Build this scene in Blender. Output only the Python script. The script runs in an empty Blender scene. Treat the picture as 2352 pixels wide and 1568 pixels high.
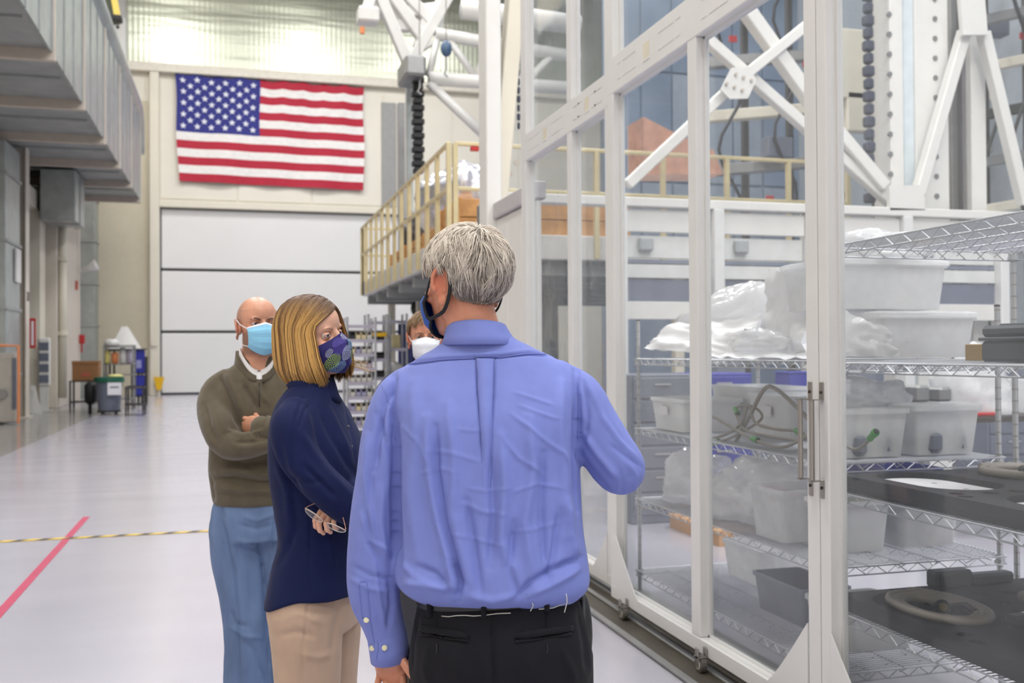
import bpy, math, random
import numpy as np
from mathutils import Matrix, Vector, noise as mnoise
random.seed(7); RNG = np.random.default_rng(7)
SC = bpy.context.scene
COL = SC.collection
PI = math.pi

# ------------------------------------------------------------------ camera
F = 2287.0; CXP, CYP = 1176.0, 784.0          # 35 mm lens on a 36 mm wide frame of 2352 x 1568
YAW, PIT, ROL, CAMH = math.radians(15.66), math.radians(.66), math.radians(-.33), 1.55
FW = np.array([math.sin(YAW)*math.cos(PIT), math.cos(YAW)*math.cos(PIT), math.sin(PIT)])
_r0 = np.array([math.cos(YAW), -math.sin(YAW), 0.0]); _u0 = np.cross(_r0, FW)
RT = _r0*math.cos(ROL)+_u0*math.sin(ROL); UP = _u0*math.cos(ROL)-_r0*math.sin(ROL)
ORG = np.array([0, 0, CAMH])
cam_d = bpy.data.cameras.new('camera'); cam = bpy.data.objects.new('camera', cam_d); COL.objects.link(cam)
cam_d.lens = F/2352*36; cam_d.sensor_width = 36; cam_d.clip_end = 300; cam_d.clip_start = .05
cam.matrix_world = Matrix(((RT[0], UP[0], -FW[0], 0), (RT[1], UP[1], -FW[1], 0), (RT[2], UP[2], -FW[2], CAMH), (0, 0, 0, 1)))
cam_d.dof.use_dof = True; cam_d.dof.focus_distance = 2.55; cam_d.dof.aperture_fstop = 4.5
SC.camera = cam
SC.view_settings.view_transform = 'Standard'; SC.view_settings.look = 'None'
SC.view_settings.gamma = 1; SC.view_settings.exposure = 0.0
SC.view_settings.use_curve_mapping = False
SC.cycles.use_denoising = True
SC.cycles.use_adaptive_sampling = True; SC.cycles.adaptive_threshold = .05; SC.cycles.adaptive_min_samples = 12
SC.cycles.max_bounces = 8; SC.cycles.diffuse_bounces = 4; SC.cycles.glossy_bounces = 2
SC.cycles.transmission_bounces = 4; SC.cycles.transparent_max_bounces = 24
SC.cycles.caustics_reflective = False; SC.cycles.caustics_refractive = False
SC.cycles.sample_clamp_indirect = 6.0

# world: faint neutral fill, the hall itself is closed
w = bpy.data.worlds.new('world'); SC.world = w; w.use_nodes = True
w.node_tree.nodes['Background'].inputs[0].default_value = (.9, .93, 1, 1)
w.node_tree.nodes['Background'].inputs[1].default_value = .3

# high bay ceiling lamps of the hall: rows of rectangular luminaires under the roof
LAMP_W = 520.0
def lamp(x, y, z=16.2, sx=1.6, sy=3.2, p=LAMP_W, col=(1, .99, .985)):
    l = bpy.data.lights.new('ceiling_or_fill_lamp', 'AREA'); l.shape = 'RECTANGLE'; l.size = sx; l.size_y = sy
    l.energy = p; l.color = col
    o = bpy.data.objects.new('ceiling_or_fill_lamp', l); COL.objects.link(o); o.location = (x, y, z); return o
for ly in (-12, -3, 6, 15, 24, 33):
    for lx in (-2.6, 3.2, 9.0):
        lamp(lx, ly)
for lx, ly in ((3.7, .6), (7.2, 6.8)):           # unseen fill lamps added to brighten the glazed enclosure and its racks
    lamp(lx, ly, 7.6, 1.2, 2.4, 120)

def ray(x, y): return FW+RT*((x-CXP)/F)-UP*((y-CYP)/F)
def onX(x, y, X): d = ray(x, y); return ORG+d*(X/d[0])
def onY(x, y, Y): d = ray(x, y); return ORG+d*(Y/d[1])
def onZ(x, y, Z): d = ray(x, y); return ORG+d*((Z-CAMH)/d[2])
def atD(x, y, D): return ORG+ray(x, y)*D
def proj(V):
    v = np.asarray(V, float)-ORG; z = v@FW
    return CXP+F*(v@RT)/z, CYP-F*(v@UP)/z

# ------------------------------------------------------------------ mesh helpers
class MB:
    def __init__(s): s.v = []; s.f = []
    def add(s, V, Fc):
        n = len(s.v); s.v.extend([tuple(map(float, p)) for p in V]); s.f.extend([tuple(int(i)+n for i in f) for f in Fc]); return s
    def box(s, c, size, rz=0.0, bev=0.0, R=None):
        x, y, z = [q/2 for q in size]
        if bev > 0:
            b = min(bev, x*.9, y*.9, z*.9); V = []
            for sx in (-1, 1):
                for sy in (-1, 1):
                    for sz in (-1, 1):
                        V += [(sx*(x-b), sy*(y-b), sz*z), (sx*(x-b), sy*y, sz*(z-b)), (sx*x, sy*(y-b), sz*(z-b))]
            def i(sx, sy, sz, k): return (((sx+1)//2*2+(sy+1)//2)*2+(sz+1)//2)*3+k
            Fc = []
            for q in (-1, 1):
                a = [i(-1, -1, q, 0), i(1, -1, q, 0), i(1, 1, q, 0), i(-1, 1, q, 0)]; Fc.append(a if q > 0 else a[::-1])
                a = [i(-1, q, -1, 1), i(1, q, -1, 1), i(1, q, 1, 1), i(-1, q, 1, 1)]; Fc.append(a if q < 0 else a[::-1])
                a = [i(q, -1, -1, 2), i(q, 1, -1, 2), i(q, 1, 1, 2), i(q, -1, 1, 2)]; Fc.append(a if q > 0 else a[::-1])
            for p in (-1, 1):
                for q in (-1, 1):
                    Fc.append((i(-1, p, q, 0), i(1, p, q, 0), i(1, p, q, 1), i(-1, p, q, 1)))
                    Fc.append((i(p, -1, q, 0), i(p, 1, q, 0), i(p, 1, q, 2), i(p, -1, q, 2)))
                    Fc.append((i(p, q, -1, 1), i(p, q, 1, 1), i(p, q, 1, 2), i(p, q, -1, 2)))
                    for r in (-1, 1): Fc.append((i(p, q, r, 0), i(p, q, r, 1), i(p, q, r, 2)))
        else:
            V = [(sx*x, sy*y, sz*z) for sx in (-1, 1) for sy in (-1, 1) for sz in (-1, 1)]
            Fc = [(0, 1, 3, 2), (4, 6, 7, 5), (0, 4, 5, 1), (2, 3, 7, 6), (0, 2, 6, 4), (1, 5, 7, 3)]
        V = np.array(V)
        if R is not None: V = V@np.asarray(R).T
        elif rz:
            c_, s_ = math.cos(rz), math.sin(rz); V = V@np.array([[c_, s_, 0], [-s_, c_, 0], [0, 0, 1]])
        return s.add(V+np.asarray(c, float), Fc)
    def bx(s, x0, x1, y0, y1, z0, z1, bev=0.0):
        return s.box(((x0+x1)/2, (y0+y1)/2, (z0+z1)/2), (abs(x1-x0), abs(y1-y0), abs(z1-z0)), bev=bev)
    def bar(s, p0, p1, w, h, up=(0, 0, 1), bev=0.0):
        p0 = np.asarray(p0, float); p1 = np.asarray(p1, float); d = p1-p0; L = np.linalg.norm(d); d = d/L
        u = np.asarray(up, float)
        if abs(d@u) > .99: u = np.array([0, 1., 0])
        r = np.cross(d, u); r /= np.linalg.norm(r); u = np.cross(r, d)
        return s.box((p0+p1)/2, (w, L, h), R=np.stack([r, d, u], 1), bev=bev)
    def tube(s, path, r, n=8, caps=True, closed=False, sq=None):
        P = np.asarray(path, float); m = len(P); rr = np.broadcast_to(np.asarray(r, float), (m,)) if np.ndim(r) < 1 else np.asarray(r, float)
        T = np.gradient(P, axis=0) if not closed else np.roll(P, -1, 0)-np.roll(P, 1, 0)
        T /= np.linalg.norm(T, axis=1)[:, None]+1e-12
        u = np.array([0, 0, 1.]);
        if abs(T[0]@u) > .9: u = np.array([1., 0, 0])
        V = []
        for i in range(m):
            u = u-T[i]*(u@T[i]); u /= np.linalg.norm(u)+1e-12; b = np.cross(T[i], u)
            for k in range(n):
                a = 2*PI*k/n; V.append(P[i]+(u*math.cos(a)+b*math.sin(a)*(sq or 1))*rr[i])
        Fc = []
        for i in range(m if closed else m-1):
            j = (i+1) % m
            for k in range(n):
                l = (k+1) % n; Fc.append((i*n+k, i*n+l, j*n+l, j*n+k))
        if caps and not closed:
            Fc.append(tuple(range(n))[::-1]); Fc.append(tuple((m-1)*n+k for k in range(n)))
        return s.add(V, Fc)
    def cyl(s, p0, p1, r, n=12, r2=None): return s.tube([p0, p1], [r, r if r2 is None else r2], n)
    def lathe(s, prof, c=(0, 0, 0), n=20):
        V = []; m = len(prof)
        for r, z in prof:
            for k in range(n):
                a = 2*PI*k/n; V.append((c[0]+r*math.cos(a), c[1]+r*math.sin(a), c[2]+z))
        Fc = [(i*n+k, i*n+(k+1) % n, (i+1)*n+(k+1) % n, (i+1)*n+k) for i in range(m-1) for k in range(n)]
        Fc.append(tuple(range(n))[::-1]); Fc.append(tuple((m-1)*n+k for k in range(n)))
        return s.add(V, Fc)
    def rings(s, R, caps=True):          # list of equal-length point loops
        n = len(R[0]); V = [p for r in R for p in r]
        Fc = [(i*n+k, i*n+(k+1) % n, (i+1)*n+(k+1) % n, (i+1)*n+k) for i in range(len(R)-1) for k in range(n)]
        if caps: Fc.append(tuple(range(n))[::-1]); Fc.append(tuple((len(R)-1)*n+k for k in range(n)))
        return s.add(V, Fc)
    def prism(s, poly, d):               # closed 3D polygon extruded by the vector d
        n = len(poly); d = np.asarray(d, float); P = [np.asarray(p, float) for p in poly]
        V = P+[p+d for p in P]
        return s.add(V, [tuple(range(n)), tuple(range(2*n-1, n-1, -1))]+[(k, n+k, n+(k+1) % n, (k+1) % n) for k in range(n)])
    def grid(s, G, thick=None):          # G: [rows][cols] points
        G = np.asarray(G, float); a, b = G.shape[:2]; V = G.reshape(-1, 3)
        Fc = [(i*b+j, i*b+j+1, (i+1)*b+j+1, (i+1)*b+j) for i in range(a-1) for j in range(b-1)]
        return s.add(V, Fc)
    def ell(s, c, r, n=20, m=14, R=None):
        V = [(0, 0, -1)]
        for i in range(1, m):
            t = -PI/2+PI*i/m
            for k in range(n): a = 2*PI*k/n; V.append((math.cos(t)*math.cos(a), math.cos(t)*math.sin(a), math.sin(t)))
        V.append((0, 0, 1)); V = np.array(V)*np.asarray(r, float)
        if R is not None: V = V@np.asarray(R).T
        Fc = [(0, 1+(k+1) % n, 1+k) for k in range(n)]
        for i in range(m-2):
            for k in range(n): Fc.append((1+i*n+k, 1+i*n+(k+1) % n, 1+(i+1)*n+(k+1) % n, 1+(i+1)*n+k))
        q = 1+(m-2)*n; Fc += [(q+k, q+(k+1) % n, len(V)-1) for k in range(n)]
        return s.add(V+np.asarray(c, float), Fc)
    def build(s, name, mat, parent=None, off=None, smooth=False, world=True, colors=None):
        return mkobj(name, s.v, s.f, mat, parent, smooth, world, colors)

def wloc(o):
    m = np.zeros(3)
    while o is not None: m = m+np.array(o.location); o = o.parent
    return m
def mkobj(name, V, Fc, mat, parent=None, smooth=False, world=True, colors=None):
    V = np.asarray(V, float)
    if parent is not None and world: V = V-wloc(parent)
    me = bpy.data.meshes.new(name); me.from_pydata(V.tolist(), [], [tuple(f) for f in Fc]); me.update()
    fix_normals(me)
    me.materials.append(mat)
    if smooth: me.polygons.foreach_set('use_smooth', [True]*len(me.polygons))
    if colors is not None:
        at = me.color_attributes.new('Col', 'FLOAT_COLOR', 'POINT')
        c = np.ones((len(V), 4)); c[:, :3] = colors; at.data.foreach_set('color', c.ravel())
    o = bpy.data.objects.new(name, me); COL.objects.link(o); o.parent = parent
    return o
def fix_normals(me):
    import bmesh
    if len(me.polygons) > 60000: return
    b = bmesh.new(); b.from_mesh(me); bmesh.ops.recalc_face_normals(b, faces=b.faces); b.to_mesh(me); b.free()
def tag(o, label=None, cat=None, group=None, kind=None):
    if label: o['label'] = label
    if cat: o['category'] = cat
    if group: o['group'] = group
    if kind: o['kind'] = kind
    return o
def thing(name, label, cat, loc=(0, 0, 0), rz=0, group=None):
    o = bpy.data.objects.new(name, None); COL.objects.link(o); o.location = [float(q) for q in loc]; o.rotation_euler = (0, 0, rz)
    o.empty_display_size = .1
    return tag(o, label, cat, group)
def struct(o): o['kind'] = 'structure'; return o
def copy_tree(o, parent=None, loc=None, rz=None, label=None):
    c = o.copy(); COL.objects.link(c); c.parent = parent
    if loc is not None: c.location = [float(q) for q in loc]
    if rz is not None: c.rotation_euler = (0, 0, rz)
    if label: c['label'] = label
    for ch in o.children: copy_tree(ch, c)
    return c

# ------------------------------------------------------------------ materials
def lin(c):
    return tuple(((q/255)/12.92 if q/255 <= .04045 else ((q/255+.055)/1.055)**2.4) for q in c)
MATS = {}
def mat(name, rgb=None, rough=.5, metal=0.0, var=.06, vscale=6.0, bump=0.0, bscale=60.0, spec=.5, attr=False, emit=None, sss=0.0, stretch=None, sheen=0.0, coat=0.0, alpha=None):
    if name in MATS: return MATS[name]
    m = bpy.data.materials.new(name); m.use_nodes = True; MATS[name] = m
    nt = m.node_tree; N = nt.nodes; L = nt.links; b = N['Principled BSDF']
    b.inputs['Roughness'].default_value = rough; b.inputs['Metallic'].default_value = metal
    b.inputs['Specular IOR Level'].default_value = spec
    if sheen: b.inputs['Sheen Weight'].default_value = sheen
    if coat: b.inputs['Coat Weight'].default_value = coat; b.inputs['Coat Roughness'].default_value = .15
    if sss:
        b.inputs['Subsurface Weight'].default_value = sss; b.inputs['Subsurface Radius'].default_value = (.01, .004, .002); b.inputs['Subsurface Scale'].default_value = 1.0
    tc = N.new('ShaderNodeTexCoord'); mp = N.new('ShaderNodeMapping'); L.new(tc.outputs['Object'], mp.inputs[0])
    if stretch: mp.inputs['Scale'].default_value = stretch
    c = lin(rgb) if rgb else (1, 1, 1)
    n = N.new('ShaderNodeTexNoise'); n.inputs['Scale'].default_value = vscale; n.inputs['Detail'].default_value = 4; L.new(mp.outputs[0], n.inputs[0])
    mr = N.new('ShaderNodeMapRange'); mr.inputs[1].default_value = .3; mr.inputs[2].default_value = .7; mr.inputs[3].default_value = 1-var; mr.inputs[4].default_value = 1+var; L.new(n.outputs[0], mr.inputs[0])
    mx = N.new('ShaderNodeVectorMath'); mx.operation = 'SCALE'; L.new(mr.outputs[0], mx.inputs['Scale'])
    if attr:
        at = N.new('ShaderNodeVertexColor'); at.layer_name = 'Col'; L.new(at.outputs[0], mx.inputs[0])
    else: mx.inputs[0].default_value = c
    L.new(mx.outputs[0], b.inputs['Base Color'])
    if bump:
        n2 = N.new('ShaderNodeTexNoise'); n2.inputs['Scale'].default_value = bscale; n2.inputs['Detail'].default_value = 3; L.new(mp.outputs[0], n2.inputs[0])
        bp = N.new('ShaderNodeBump'); bp.inputs['Strength'].default_value = bump; bp.inputs['Distance'].default_value = .01
        L.new(n2.outputs[0], bp.inputs['Height']); L.new(bp.outputs[0], b.inputs['Normal'])
    if emit: b.inputs['Emission Color'].default_value = (*lin(emit[0]), 1); b.inputs['Emission Strength'].default_value = emit[1]
    return m
def glassy(name, tint=(245, 250, 248), haze=.03, refl=1.0, hazecol=(225, 228, 232), ripple=0.0):
    if name in MATS: return MATS[name]
    m = bpy.data.materials.new(name); m.use_nodes = True; MATS[name] = m
    nt = m.node_tree; N = nt.nodes; L = nt.links; N.remove(N['Principled BSDF']); out = N['Material Output']
    t = N.new('ShaderNodeBsdfTransparent'); t.inputs[0].default_value = (*lin(tint), 1)
    d1 = N.new('ShaderNodeBsdfDiffuse'); d1.inputs[0].default_value = (*lin(hazecol), 1); d2 = N.new('ShaderNodeBsdfTranslucent'); d2.inputs[0].default_value = (*lin(hazecol), 1)
    d = N.new('ShaderNodeMixShader'); d.inputs[0].default_value = .5; L.new(d1.outputs[0], d.inputs[1]); L.new(d2.outputs[0], d.inputs[2])
    g = N.new('ShaderNodeBsdfGlossy'); g.inputs['Roughness'].default_value = .03
    lw = N.new('ShaderNodeLayerWeight'); lw.inputs[0].default_value = .5
    pw = N.new('ShaderNodeMath'); pw.operation = 'POWER'; pw.inputs[1].default_value = 4.0; L.new(lw.outputs['Facing'], pw.inputs[0])
    fr = N.new('ShaderNodeMapRange'); fr.inputs[3].default_value = .035; fr.inputs[4].default_value = .9; L.new(pw.outputs[0], fr.inputs[0])
    tc = N.new('ShaderNodeTexCoord'); n = N.new('ShaderNodeTexNoise'); n.inputs['Scale'].default_value = 3.0; n.inputs['Detail'].default_value = 5; L.new(tc.outputs['Object'], n.inputs[0])
    mr = N.new('ShaderNodeMapRange'); mr.inputs[1].default_value = .3; mr.inputs[2].default_value = .75; mr.inputs[3].default_value = haze*.6; mr.inputs[4].default_value = haze*1.4; L.new(n.outputs[0], mr.inputs[0])
    m1 = N.new('ShaderNodeMixShader'); L.new(mr.outputs[0], m1.inputs[0]); L.new(t.outputs[0], m1.inputs[1]); L.new(d.outputs[0], m1.inputs[2])
    ml = N.new('ShaderNodeMath'); ml.operation = 'MULTIPLY'; ml.inputs[1].default_value = refl; L.new(fr.outputs[0], ml.inputs[0])
    m2 = N.new('ShaderNodeMixShader'); L.new(ml.outputs[0], m2.inputs[0]); L.new(m1.outputs[0], m2.inputs[1]); L.new(g.outputs[0], m2.inputs[2])
    if ripple:
        wv = N.new('ShaderNodeTexNoise'); wv.inputs['Scale'].default_value = 5; L.new(tc.outputs['Object'], wv.inputs[0])
        bp = N.new('ShaderNodeBump'); bp.inputs['Strength'].default_value = ripple; bp.inputs['Distance'].default_value = .02; L.new(wv.outputs[0], bp.inputs['Height']); L.new(bp.outputs[0], g.inputs['Normal'])
    L.new(m2.outputs[0], out.inputs[0]); return m

M_white = mat('white_powder_coat', (222, 221, 218), .42, var=.015)
M_frame = mat('white_aluminium', (220, 220, 220), .38, var=.015)
M_cream = mat('cream_panel', (222, 216, 200), .55, var=.02, vscale=1.5)
M_wallp = mat('wall_paint', (226, 221, 208), .6, var=.02, vscale=1.0)
M_door = mat('rollup_panel', (226, 225, 224), .5, var=.012, vscale=.6)
M_dark = mat('dark_gasket', (52, 50, 48), .6)
M_black = mat('black_plastic', (26, 26, 29), .5, bump=.05)
M_galv = mat('galvanised_steel', (176, 182, 182), .42, .75, var=.1, vscale=3)
M_galvd = mat('galvanised_underside', (164, 167, 166), .55, .4, var=.12, vscale=2)
M_angle = mat('painted_angle_steel', (196, 186, 174), .5, .1, var=.05)
M_steel = mat('brushed_steel', (168, 164, 160), .32, .9, var=.06, stretch=(1, 1, .05), vscale=40)
M_chrome = mat('chrome_wire', (190, 192, 198), .35, .75, var=.05)
M_alum = mat('dull_aluminium', (150, 150, 150), .45, .7)
M_rubber = mat('grey_rubber', (96, 92, 88), .7)
M_wood = mat('pine_board', (196, 146, 92), .6, var=.16, vscale=9, stretch=(1, .15, 1))
M_card = mat('cardboard', (146, 104, 66), .8, var=.06)
M_cardl = mat('light_cardboard', (178, 144, 84), .8, var=.05)
M_yellow = mat('safety_yellow', (226, 178, 20), .5)
M_red = mat('sign_red', (182, 42, 44), .5)
M_orange = mat('orange_cord', (226, 140, 88), .5)
M_blue = mat('cart_blue', (38, 46, 150), .5)
M_bluel = mat('periwinkle_curtain', (108, 116, 182), .7)
M_bin = mat('storage_bin_translucent', (226, 228, 232), .35, var=.04)
M_bingrey = mat('grey_bin', (108, 114, 130), .45)
M_green = mat('bag_green', (28, 92, 72), .45)
M_foam = mat('charcoal_foam', (54, 54, 60), .95, var=.08, spec=.2)
M_case = mat('case_plastic', (52, 56, 66), .55, bump=.12, bscale=260)
M_paper = mat('white_paper', (232, 231, 236), .8, var=.01)
M_hose = mat('ribbed_hose', (142, 134, 126), .5, var=.06)
M_cable = mat('grey_cable', (128, 122, 116), .5)
M_gclip = mat('green_connector', (54, 142, 58), .45)
M_bag = glassy('poly_film', (250, 251, 252), .84, .7, (250, 250, 252), ripple=.6)
M_bag2 = glassy('thin_poly_film', (250, 251, 252), .62, .7, (250, 250, 252), ripple=.6)
M_clearbin = glassy('clear_bin_plastic', (250, 251, 252), .74, .45, (252, 252, 253))
M_glass = glassy('cleanroom_glazing', (252, 253, 253), .07, .6, (222, 228, 234), ripple=.05)
# ------------------------------------------------------------------ the hall
YB = 40.8; XL = -5.75; XR = 15.5; YF = -17.0; ZC = 17.4
def floor_mat(name, rgb, rough):
    m = mat(name, rgb, rough, var=.035, vscale=.55, coat=.35); nt = m.node_tree; b = nt.nodes['Principled BSDF']
    n = nt.nodes.new('ShaderNodeTexNoise'); n.inputs['Scale'].default_value = 1.2; n.inputs['Detail'].default_value = 5
    tc = nt.nodes.new('ShaderNodeTexCoord'); mp = nt.nodes.new('ShaderNodeMapping'); mp.inputs['Scale'].default_value = (.5, 2.2, 1); nt.links.new(tc.outputs['Object'], mp.inputs[0]); nt.links.new(mp.outputs[0], n.inputs[0])
    mr = nt.nodes.new('ShaderNodeMapRange'); mr.inputs[3].default_value = rough*.7; mr.inputs[4].default_value = rough*1.5; nt.links.new(n.outputs[0], mr.inputs[0]); nt.links.new(mr.outputs[0], b.inputs['Roughness'])
    return m
M_floor = floor_mat('white_epoxy_floor', (181, 179, 190), .2)
M_floorg = floor_mat('grey_epoxy_floor', (150, 148, 146), .2)
struct(MB().bx(XL-.2, XR, YF, YB+.4, -.2, 0).build('floor', M_floor))
struct(MB().bx(XL, -3.42, 8, YB-9, 0, .004).build('floor', M_floorg))
struct(MB().bx(XL-.3, XR, YF, YB+.5, ZC, ZC+.2).build('ceiling', mat('ceiling_deck', (205, 206, 204), .7)))
struct(MB().bx(XL-.3, XR, YF-.3, YF, 0, ZC).build('wall_front', M_wallp))
wr = struct(MB().bx(XR, XR+.3, YF, YB+.5, 0, ZC).build('wall_right', mat('far_side_cladding', (150, 158, 166), .6)))

# left wall, columns, openings
wl = struct(MB().bx(XL-.3, XL, YF, YB+.5, 0, ZC).build('wall_left', mat('left_wall_paint', (220, 212, 194), .6, var=.03, vscale=1)))
M_colm = mat('column_paint', (214, 206, 194), .5, var=.02)
c1 = onX(66, 955, -4.95)
def column(y, w, label):
    t = thing('steel_column', label, 'column', (XL, y, 0), group='wall columns')
    m = MB(); xa, xb = XL, -4.95
    m.bx(xb-.03, xb, y-w/2, y+w/2, 0, ZC, .004); m.bx(xa, xa+.03, y-w/2, y+w/2, 0, ZC); m.bx(xa+.03, xb-.03, y-.02, y+.02, 0, ZC)
    m.build('flange', M_colm, t)
    MB().bx(xa+.1, xb+.08, y-w/2-.06, y+w/2+.06, 0, .04).build('base_plate', M_colm, t)
    return t
col_a = column(27.3, .42, 'cream steel column beside the grey cabinet, number 30 on it')
col_b = column(36.0, .42, 'cream steel column behind the carts and bins')
column(17.0, .42, 'cream steel column nearest along the left wall')
# painted number on the column
def text(s, size, loc, rot, m, name, parent=None, ext=.002):
    c = bpy.data.curves.new(name, 'FONT'); c.body = s; c.size = size; c.extrude = ext; c.align_x = 'CENTER'
    o = bpy.data.objects.new(name, c); COL.objects.link(o)
    if parent is not None: loc = np.asarray(loc)-wloc(parent)
    o.location = [float(q) for q in loc]; o.rotation_euler = rot; c.materials.append(m); o.parent = parent; return o
p30 = onX(60, 690, -4.948)
text('30', .34, (-4.945, 27.3, p30[2]), (PI/2, 0, PI/2), M_dark, 'painted_number', col_a)
# dark doorway in the left wall between the columns, with its lintel
pd0 = onX(72, 560, XL); pd1 = onX(84, 900, XL)
struct(MB().bx(XL-.02, XL+.02, 27.9, 30.4, 0, 5.6).build('door_1', mat('dark_doorway', (38, 35, 33), .8)))
m = MB(); m.bx(XL, XL+.55, 30.4, 31.2, 0, 5.7); m.bx(XL, XL+.55, 27.7, 31.2, 5.6, 6.1); struct(m.build('trim_1', M_cream))
struct(MB().bx(XL, -4.96, 31.7, 35.75, 0, 6.5, .02).build('trim_7', M_colm))
# pipes on the left wall
t = thing('wall_pipe', 'cream vertical pipe with couplings on the pier beside the second column', 'pipe', (-4.84, 31.9, 0)); m = MB()
m.cyl((-4.84, 31.9, .3), (-4.84, 31.9, 6.5), .11, 12); m.build('pipe', M_cream, t, smooth=True)
for z in (2.2, 4.4): MB().cyl((-4.84, 31.9, z-.06), (-4.84, 31.9, z+.06), .16, 12).build('coupling', M_cream, t)
t = thing('conduit', 'thin grey conduit bending on the pier by the second column', 'conduit', (-4.9, 34.4, 6))
MB().tube([(-4.9, 34.0, 6.5), (-4.9, 34.0, 6.4), (-4.9, 34.0, 5.9), (-4.9, 34.1, 5.75), (-4.9, 35.5, 5.75)], .05, 8).build('conduit_run', M_angle, t, smooth=True)
# vertical galvanised ducts
def vduct(x0, x1, y0, y1, z0, z1, label):
    t = thing('vertical_duct', label, 'duct', ((x0+x1)/2, (y0+y1)/2, z0)); MB().bx(x0, x1, y0, y1, z0, z1, .02).build('shaft', M_galv, t)
    z = z0+1.1
    while z < z1-.2:
        MB().bx(x0-.04, x1+.04, y0-.04, y1+.04, z-.035, z+.035).build('joint_flange', M_galvd, t); z += 1.55
    return t
vd1 = vduct(-6.6+.9, -5.0, 25.0, 26.6, .0, 6.5, 'wide galvanised duct rising at the left edge beside the numbered column')
vq0, vq1 = float(onY(181, 600, 39.3)[0]), float(onY(217, 600, 39.3)[0])
vd2 = vduct(vq0, vq1, 39.3, 40.4, 0, 7.6, 'narrow galvanised duct rising in the far left corner')
m = MB(); m.bx(-5.02, -4.93, 25.5, 26.1, 3.6, 4.3, .01)
# (a small access door on the duct)
MB().bx(-4.99, -4.93, 25.9, 26.4, 3.3, 4.1, .01).build('access_hatch', M_white, vd1)
# high return duct stub between the columns
t = thing('duct_branch', 'short galvanised duct branch hanging between the two columns', 'duct', (-5, 30.5, 5.7)); MB().bx(-5.1, -4.2, 29.8, 31.6, 5.3, 6.7, .02).build('branch_box', M_galv, t); MB().bx(-5.12, -4.18, 30.6, 30.68, 5.28, 6.74).build('joint_flange', M_galvd, t)

# ---------------- large duct bank overhead along the left wall
def duct_bank():
    x1 = -2.9; x0 = XL; z0, z1 = 6.66, 9.35; ya, yb = 9.0, 35.4
    t = thing('overhead_duct', 'long galvanised duct bank in angle frames under the roof at left', 'duct', ((x0+x1)/2, yb, z0))
    MB().bx(x0, x1-.08, ya, yb, z0+.1, z1).build('duct_body', M_galvd, t)
    ys = [11.3, 14.9, 18.4, 21.95, 25.4, 28.6, 31.8, 34.9]
    for k, y in enumerate(ys):
        m = MB(); m.bx(x0, x1, y-.06, y+.06, z0-.1, z0+.12, .01); m.bx(x1-.16, x1-.004, y-.055, y+.055, z0+.12, z1, .01)
        m.build('angle_frame', M_angle, t)
    for a, b in zip(ys[:-1], ys[1:]):
        n = 3
        for j in range(n):      # side sheets with standing seams
            q0 = a+.08+(b-a-.16)*j/n; q1 = a+.08+(b-a-.16)*(j+1)/n
            MB().bx(x1-.1, x1-.055, q0+.03, q1-.03, z0+.05, z1).build('side_sheet', M_galv, t)
            MB().bx(x1-.1, x1-.03, q1-.03, q1+.0, z0+.05, z1).build('standing_seam', M_galvd, t)
        mid = (a+b)/2
        MB().bx(x0, x1-.2, mid-.02, mid+.02, z0+.06, z0+.1).build('bottom_seam', M_galv, t)
        m = MB(); m.prism([(x1-.1, a+.07, z1), (x1-.1, a+.5, z1), (x1-.1, a+.07, z1-.7)], (.07, 0, 0)); m.build('gusset', M_alum, t)
    # round duct along the top edge, bending down at the far end
    zc = 9.7; xr = x1-.26; P = [(xr, ya, zc), (xr, yb-.9, zc)]
    for k in range(1, 8): a = PI/2*k/7; P.append((xr, yb-.9+.9*math.sin(a), zc-.9+.9*math.cos(a)))
    P += [(xr, yb, zc-1.4)]
    MB().tube(P, .33, 18).build('round_duct', M_galv, t, smooth=True)
    return t
duct_bank()
# green and brass crane-end with black buffer near the duct top, white bracket
pb = onX(262, 30, -2.3)
t = thing('crane_end_truck', 'dark green crane end truck with brass edge above the duct', 'crane', tuple(onY(250, 20, 33)))
m = MB(); a0 = onY(232, -60, 33); a1 = onY(256, 52, 33); m.bar(a0, a1, .5, .6, (0, 1, 0), .03); m.build('truck_body', mat('crane_green', (72, 78, 58), .5), t)
m = MB(); b0 = onY(252, -60, 32.8); b1 = onY(270, 38, 32.8); m.bar(b0, b1, .18, .3, (0, 1, 0)); m.build('brass_strip', mat('brass_strip', (198, 176, 92), .35, .6), t)
c0 = onY(268, 42, 32.8); MB().bx(c0[0]-.2, c0[0]+.16, 32.6, 33, c0[2]-.1, c0[2]+.06, .02).build('buffer', M_black, t)
q0 = onY(272, 60, 40.2); q1 = onY(283, 135, 40.2)
t = thing('white_bracket', 'white riveted bracket at the top of the far left corner', 'bracket', (q1[0], 40.2, q1[2])); MB().bx(q0[0]-.25, q1[0]+.12, 40, 40.5, q1[2]-.4, q0[2]+.3, .04).build('bracket_plate', M_white, t)
MB().cyl((q0[0], 40.0, q0[2]-.1), (q0[0], 39.95, q0[2]-.1), .06, 10).build('bolt', M_dark, t)

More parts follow.
